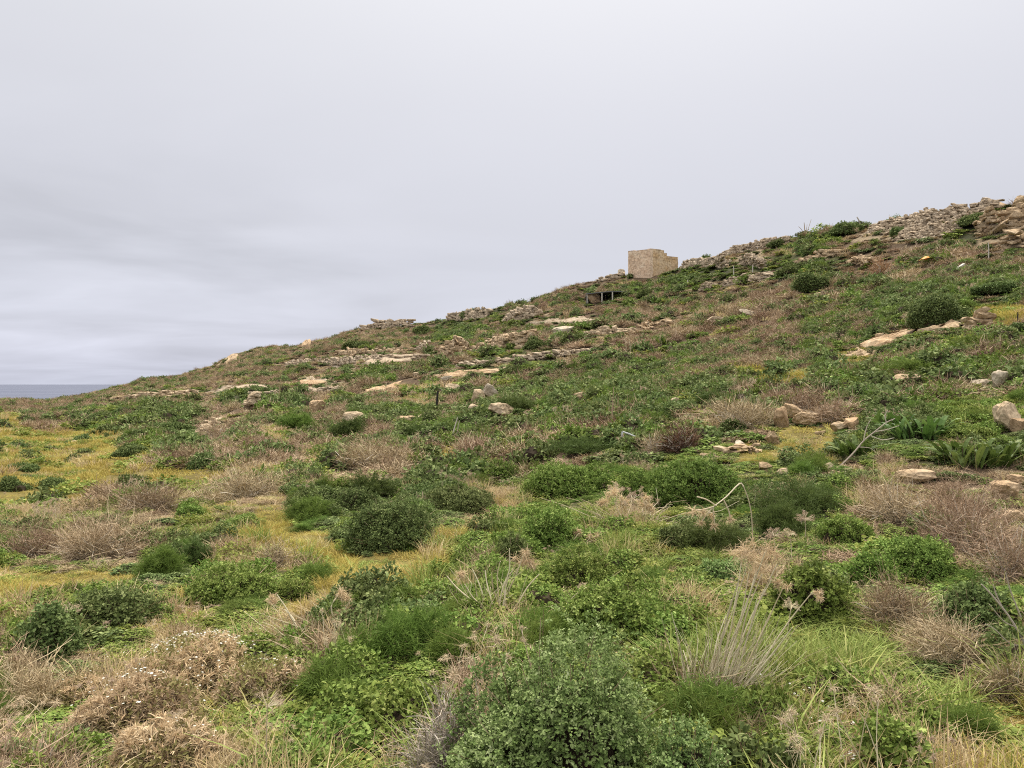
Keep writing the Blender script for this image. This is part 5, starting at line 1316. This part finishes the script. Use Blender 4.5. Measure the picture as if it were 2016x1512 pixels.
SUN_EL, SUN_AZ = math.radians(64), math.radians(14)     # azimuth from the view direction towards the right
def build_sky():
    w = bpy.data.worlds.new('World'); SC.world = w; w.use_nodes = True
    nt = w.node_tree; nt.nodes.clear(); L = nt.links.new
    tc = N_(nt, 'ShaderNodeTexCoord'); sp = N_(nt, 'ShaderNodeSeparateXYZ'); L(tc.outputs['Generated'], sp.inputs[0])
    sky = N_(nt, 'ShaderNodeTexSky'); sky.sky_type = 'NISHITA'; sky.sun_disc = False
    sky.sun_elevation = SUN_EL; sky.sun_rotation = SUN_AZ; sky.air_density = 1.2; sky.dust_density = 4
    def math_(op, a, b=None, c=None):
        n = N_(nt, 'ShaderNodeMath', operation=op)
        for i, q in enumerate((a, b, c)):
            if q is None: continue
            if isinstance(q, (int, float)): n.inputs[i].default_value = q
            else: L(q, n.inputs[i])
        return n.outputs[0]
    z = math_('MAXIMUM', sp.outputs[2], 0.0)
    # the overcast deck seen on a plane overhead, so that its bands crowd towards the horizon
    zz = math_('ADD', z, .10)
    cx = math_('DIVIDE', sp.outputs[0], zz); cy = math_('DIVIDE', sp.outputs[1], zz)
    cb = N_(nt, 'ShaderNodeCombineXYZ'); L(math_('MULTIPLY', cx, .6), cb.inputs[0]); L(math_('MULTIPLY', cy, .75), cb.inputs[1])
    n1 = N_(nt, 'ShaderNodeTexNoise'); n1.inputs['Scale'].default_value = .8; n1.inputs['Detail'].default_value = 5; n1.inputs['Roughness'].default_value = .5; n1.inputs['Distortion'].default_value = .4
    L(cb.outputs[0], n1.inputs['Vector'])
    # thickness of the deck: even ahead and to the right, heavier and banded low on the left
    left = math_('MULTIPLY_ADD', sp.outputs[0], -1.7, .35)
    left = N_(nt, 'ShaderNodeClamp').outputs[0] if False else math_('MINIMUM', math_('MAXIMUM', left, .28), 1.0)
    low = math_('MINIMUM', math_('MAXIMUM', math_('MULTIPLY_ADD', z, -2.6, 1.2), .25), 1.0)
    amp = math_('MULTIPLY', left, low)
    # long soft streaks of lower cloud hanging over the sea
    az = math_('DIVIDE', sp.outputs[0], math_('MAXIMUM', sp.outputs[1], .05))
    cs = N_(nt, 'ShaderNodeCombineXYZ'); L(math_('MULTIPLY', az, 1.7), cs.inputs[0]); L(math_('MULTIPLY', z, 12.0), cs.inputs[1])
    n3 = N_(nt, 'ShaderNodeTexNoise'); n3.inputs['Scale'].default_value = 1.6; n3.inputs['Detail'].default_value = 4; n3.inputs['Roughness'].default_value = .45; n3.inputs['Distortion'].default_value = .5
    L(cs.outputs[0], n3.inputs['Vector'])
    st = N_(nt, 'ShaderNodeMapRange', interpolation_type='SMOOTHSTEP'); st.inputs[1].default_value = .43; st.inputs[2].default_value = .72; L(n3.outputs['Fac'], st.inputs[0])
    wz = N_(nt, 'ShaderNodeMapRange', interpolation_type='SMOOTHSTEP'); wz.inputs[1].default_value = .27; wz.inputs[2].default_value = .14; L(z, wz.inputs[0])
    wl_ = N_(nt, 'ShaderNodeMapRange', interpolation_type='SMOOTHSTEP'); wl_.inputs[1].default_value = -.05; wl_.inputs[2].default_value = -.42; L(az, wl_.inputs[0])
    wb = N_(nt, 'ShaderNodeMapRange', interpolation_type='SMOOTHSTEP'); wb.inputs[1].default_value = .03; wb.inputs[2].default_value = .09; L(z, wb.inputs[0])
    streak = math_('MULTIPLY', math_('MULTIPLY', st.outputs[0], wb.outputs[0]), math_('MULTIPLY', wz.outputs[0], wl_.outputs[0]))
    band = math_('MULTIPLY', math_('SUBTRACT', n1.outputs['Fac'], .5), amp)
    base = ramp(nt, [(0.0, (.575, .595, .70)), (.08, (.575, .59, .68)), (.2, (.565, .567, .622)), (.34, (.605, .604, .642)), (.47, (.665, .664, .685)), (.60, (1.35, 1.35, 1.34)), (1.0, (2.4, 2.32, 2.12))])
    L(z, base.inputs[0])
    # thin cloud in front of the sun
    d = N_(nt, 'ShaderNodeVectorMath', operation='DOT_PRODUCT'); L(tc.outputs['Generated'], d.inputs[0])
    d.inputs[1].default_value = (math.sin(SUN_AZ) * math.cos(SUN_EL), math.cos(SUN_AZ) * math.cos(SUN_EL), math.sin(SUN_EL))
    gl = math_('POWER', math_('MAXIMUM', d.outputs['Value'], 0.0), 5.0)
    val = math_('ADD', math_('MULTIPLY_ADD', band, 1.0, 1.0), math_('MULTIPLY', gl, GLOW))
    val = math_('MULTIPLY', math_('MULTIPLY_ADD', streak, -.15, val), SKY)
    mx = N_(nt, 'ShaderNodeMix', data_type='RGBA', blend_type='MIX'); mx.inputs[0].default_value = .93
    sb = N_(nt, 'ShaderNodeMix', data_type='RGBA', blend_type='MULTIPLY'); sb.inputs[0].default_value = 1; sb.inputs[7].default_value = (.1, .1, .1, 1)
    L(sky.outputs[0], sb.inputs[6])
    cm = N_(nt, 'ShaderNodeVectorMath', operation='SCALE'); L(base.outputs[0], cm.inputs[0]); L(val, cm.inputs['Scale'])
    L(sb.outputs[2], mx.inputs[6]); L(cm.outputs[0], mx.inputs[7])
    bg = N_(nt, 'ShaderNodeBackground'); L(mx.outputs[2], bg.inputs[0]); bg.inputs[1].default_value = 1.0
    o = N_(nt, 'ShaderNodeOutputWorld'); L(bg.outputs[0], o.inputs[0])
    s = bpy.data.lights.new('sun', 'SUN'); s.energy = SUN_E; s.angle = math.radians(12); s.color = (1, .91, .77)
    so = bpy.data.objects.new('sun', s); COL.objects.link(so)
    dv = Vector((math.sin(SUN_AZ) * math.cos(SUN_EL), math.cos(SUN_AZ) * math.cos(SUN_EL), math.sin(SUN_EL)))
    so.rotation_euler = dv.to_track_quat('Z', 'Y').to_euler()
    so.location = dv * 300

GLOW, SKY, SUN_E = .36, .475, 1.5
def build_camera():
    c = bpy.data.cameras.new('camera'); c.sensor_width = 36; c.lens = 36 * F / 2016; c.clip_end = 200000; c.clip_start = .05
    o = bpy.data.objects.new('camera', c); COL.objects.link(o); o.rotation_euler = (math.pi / 2, 0, 0)
    SC.camera = o
    SC.view_settings.view_transform = 'Standard'; SC.view_settings.look = 'None'; SC.view_settings.exposure = EXPO; SC.view_settings.gamma = 1
    SC.cycles.max_bounces = 5; SC.cycles.diffuse_bounces = 1; SC.cycles.transmission_bounces = 3; SC.cycles.transparent_max_bounces = 4; SC.cycles.use_denoising = False; SC.cycles.filter_width = 1.1
EXPO = 1.25

build_ground(); build_sea(); build_sky(); build_camera(); scatter_all()
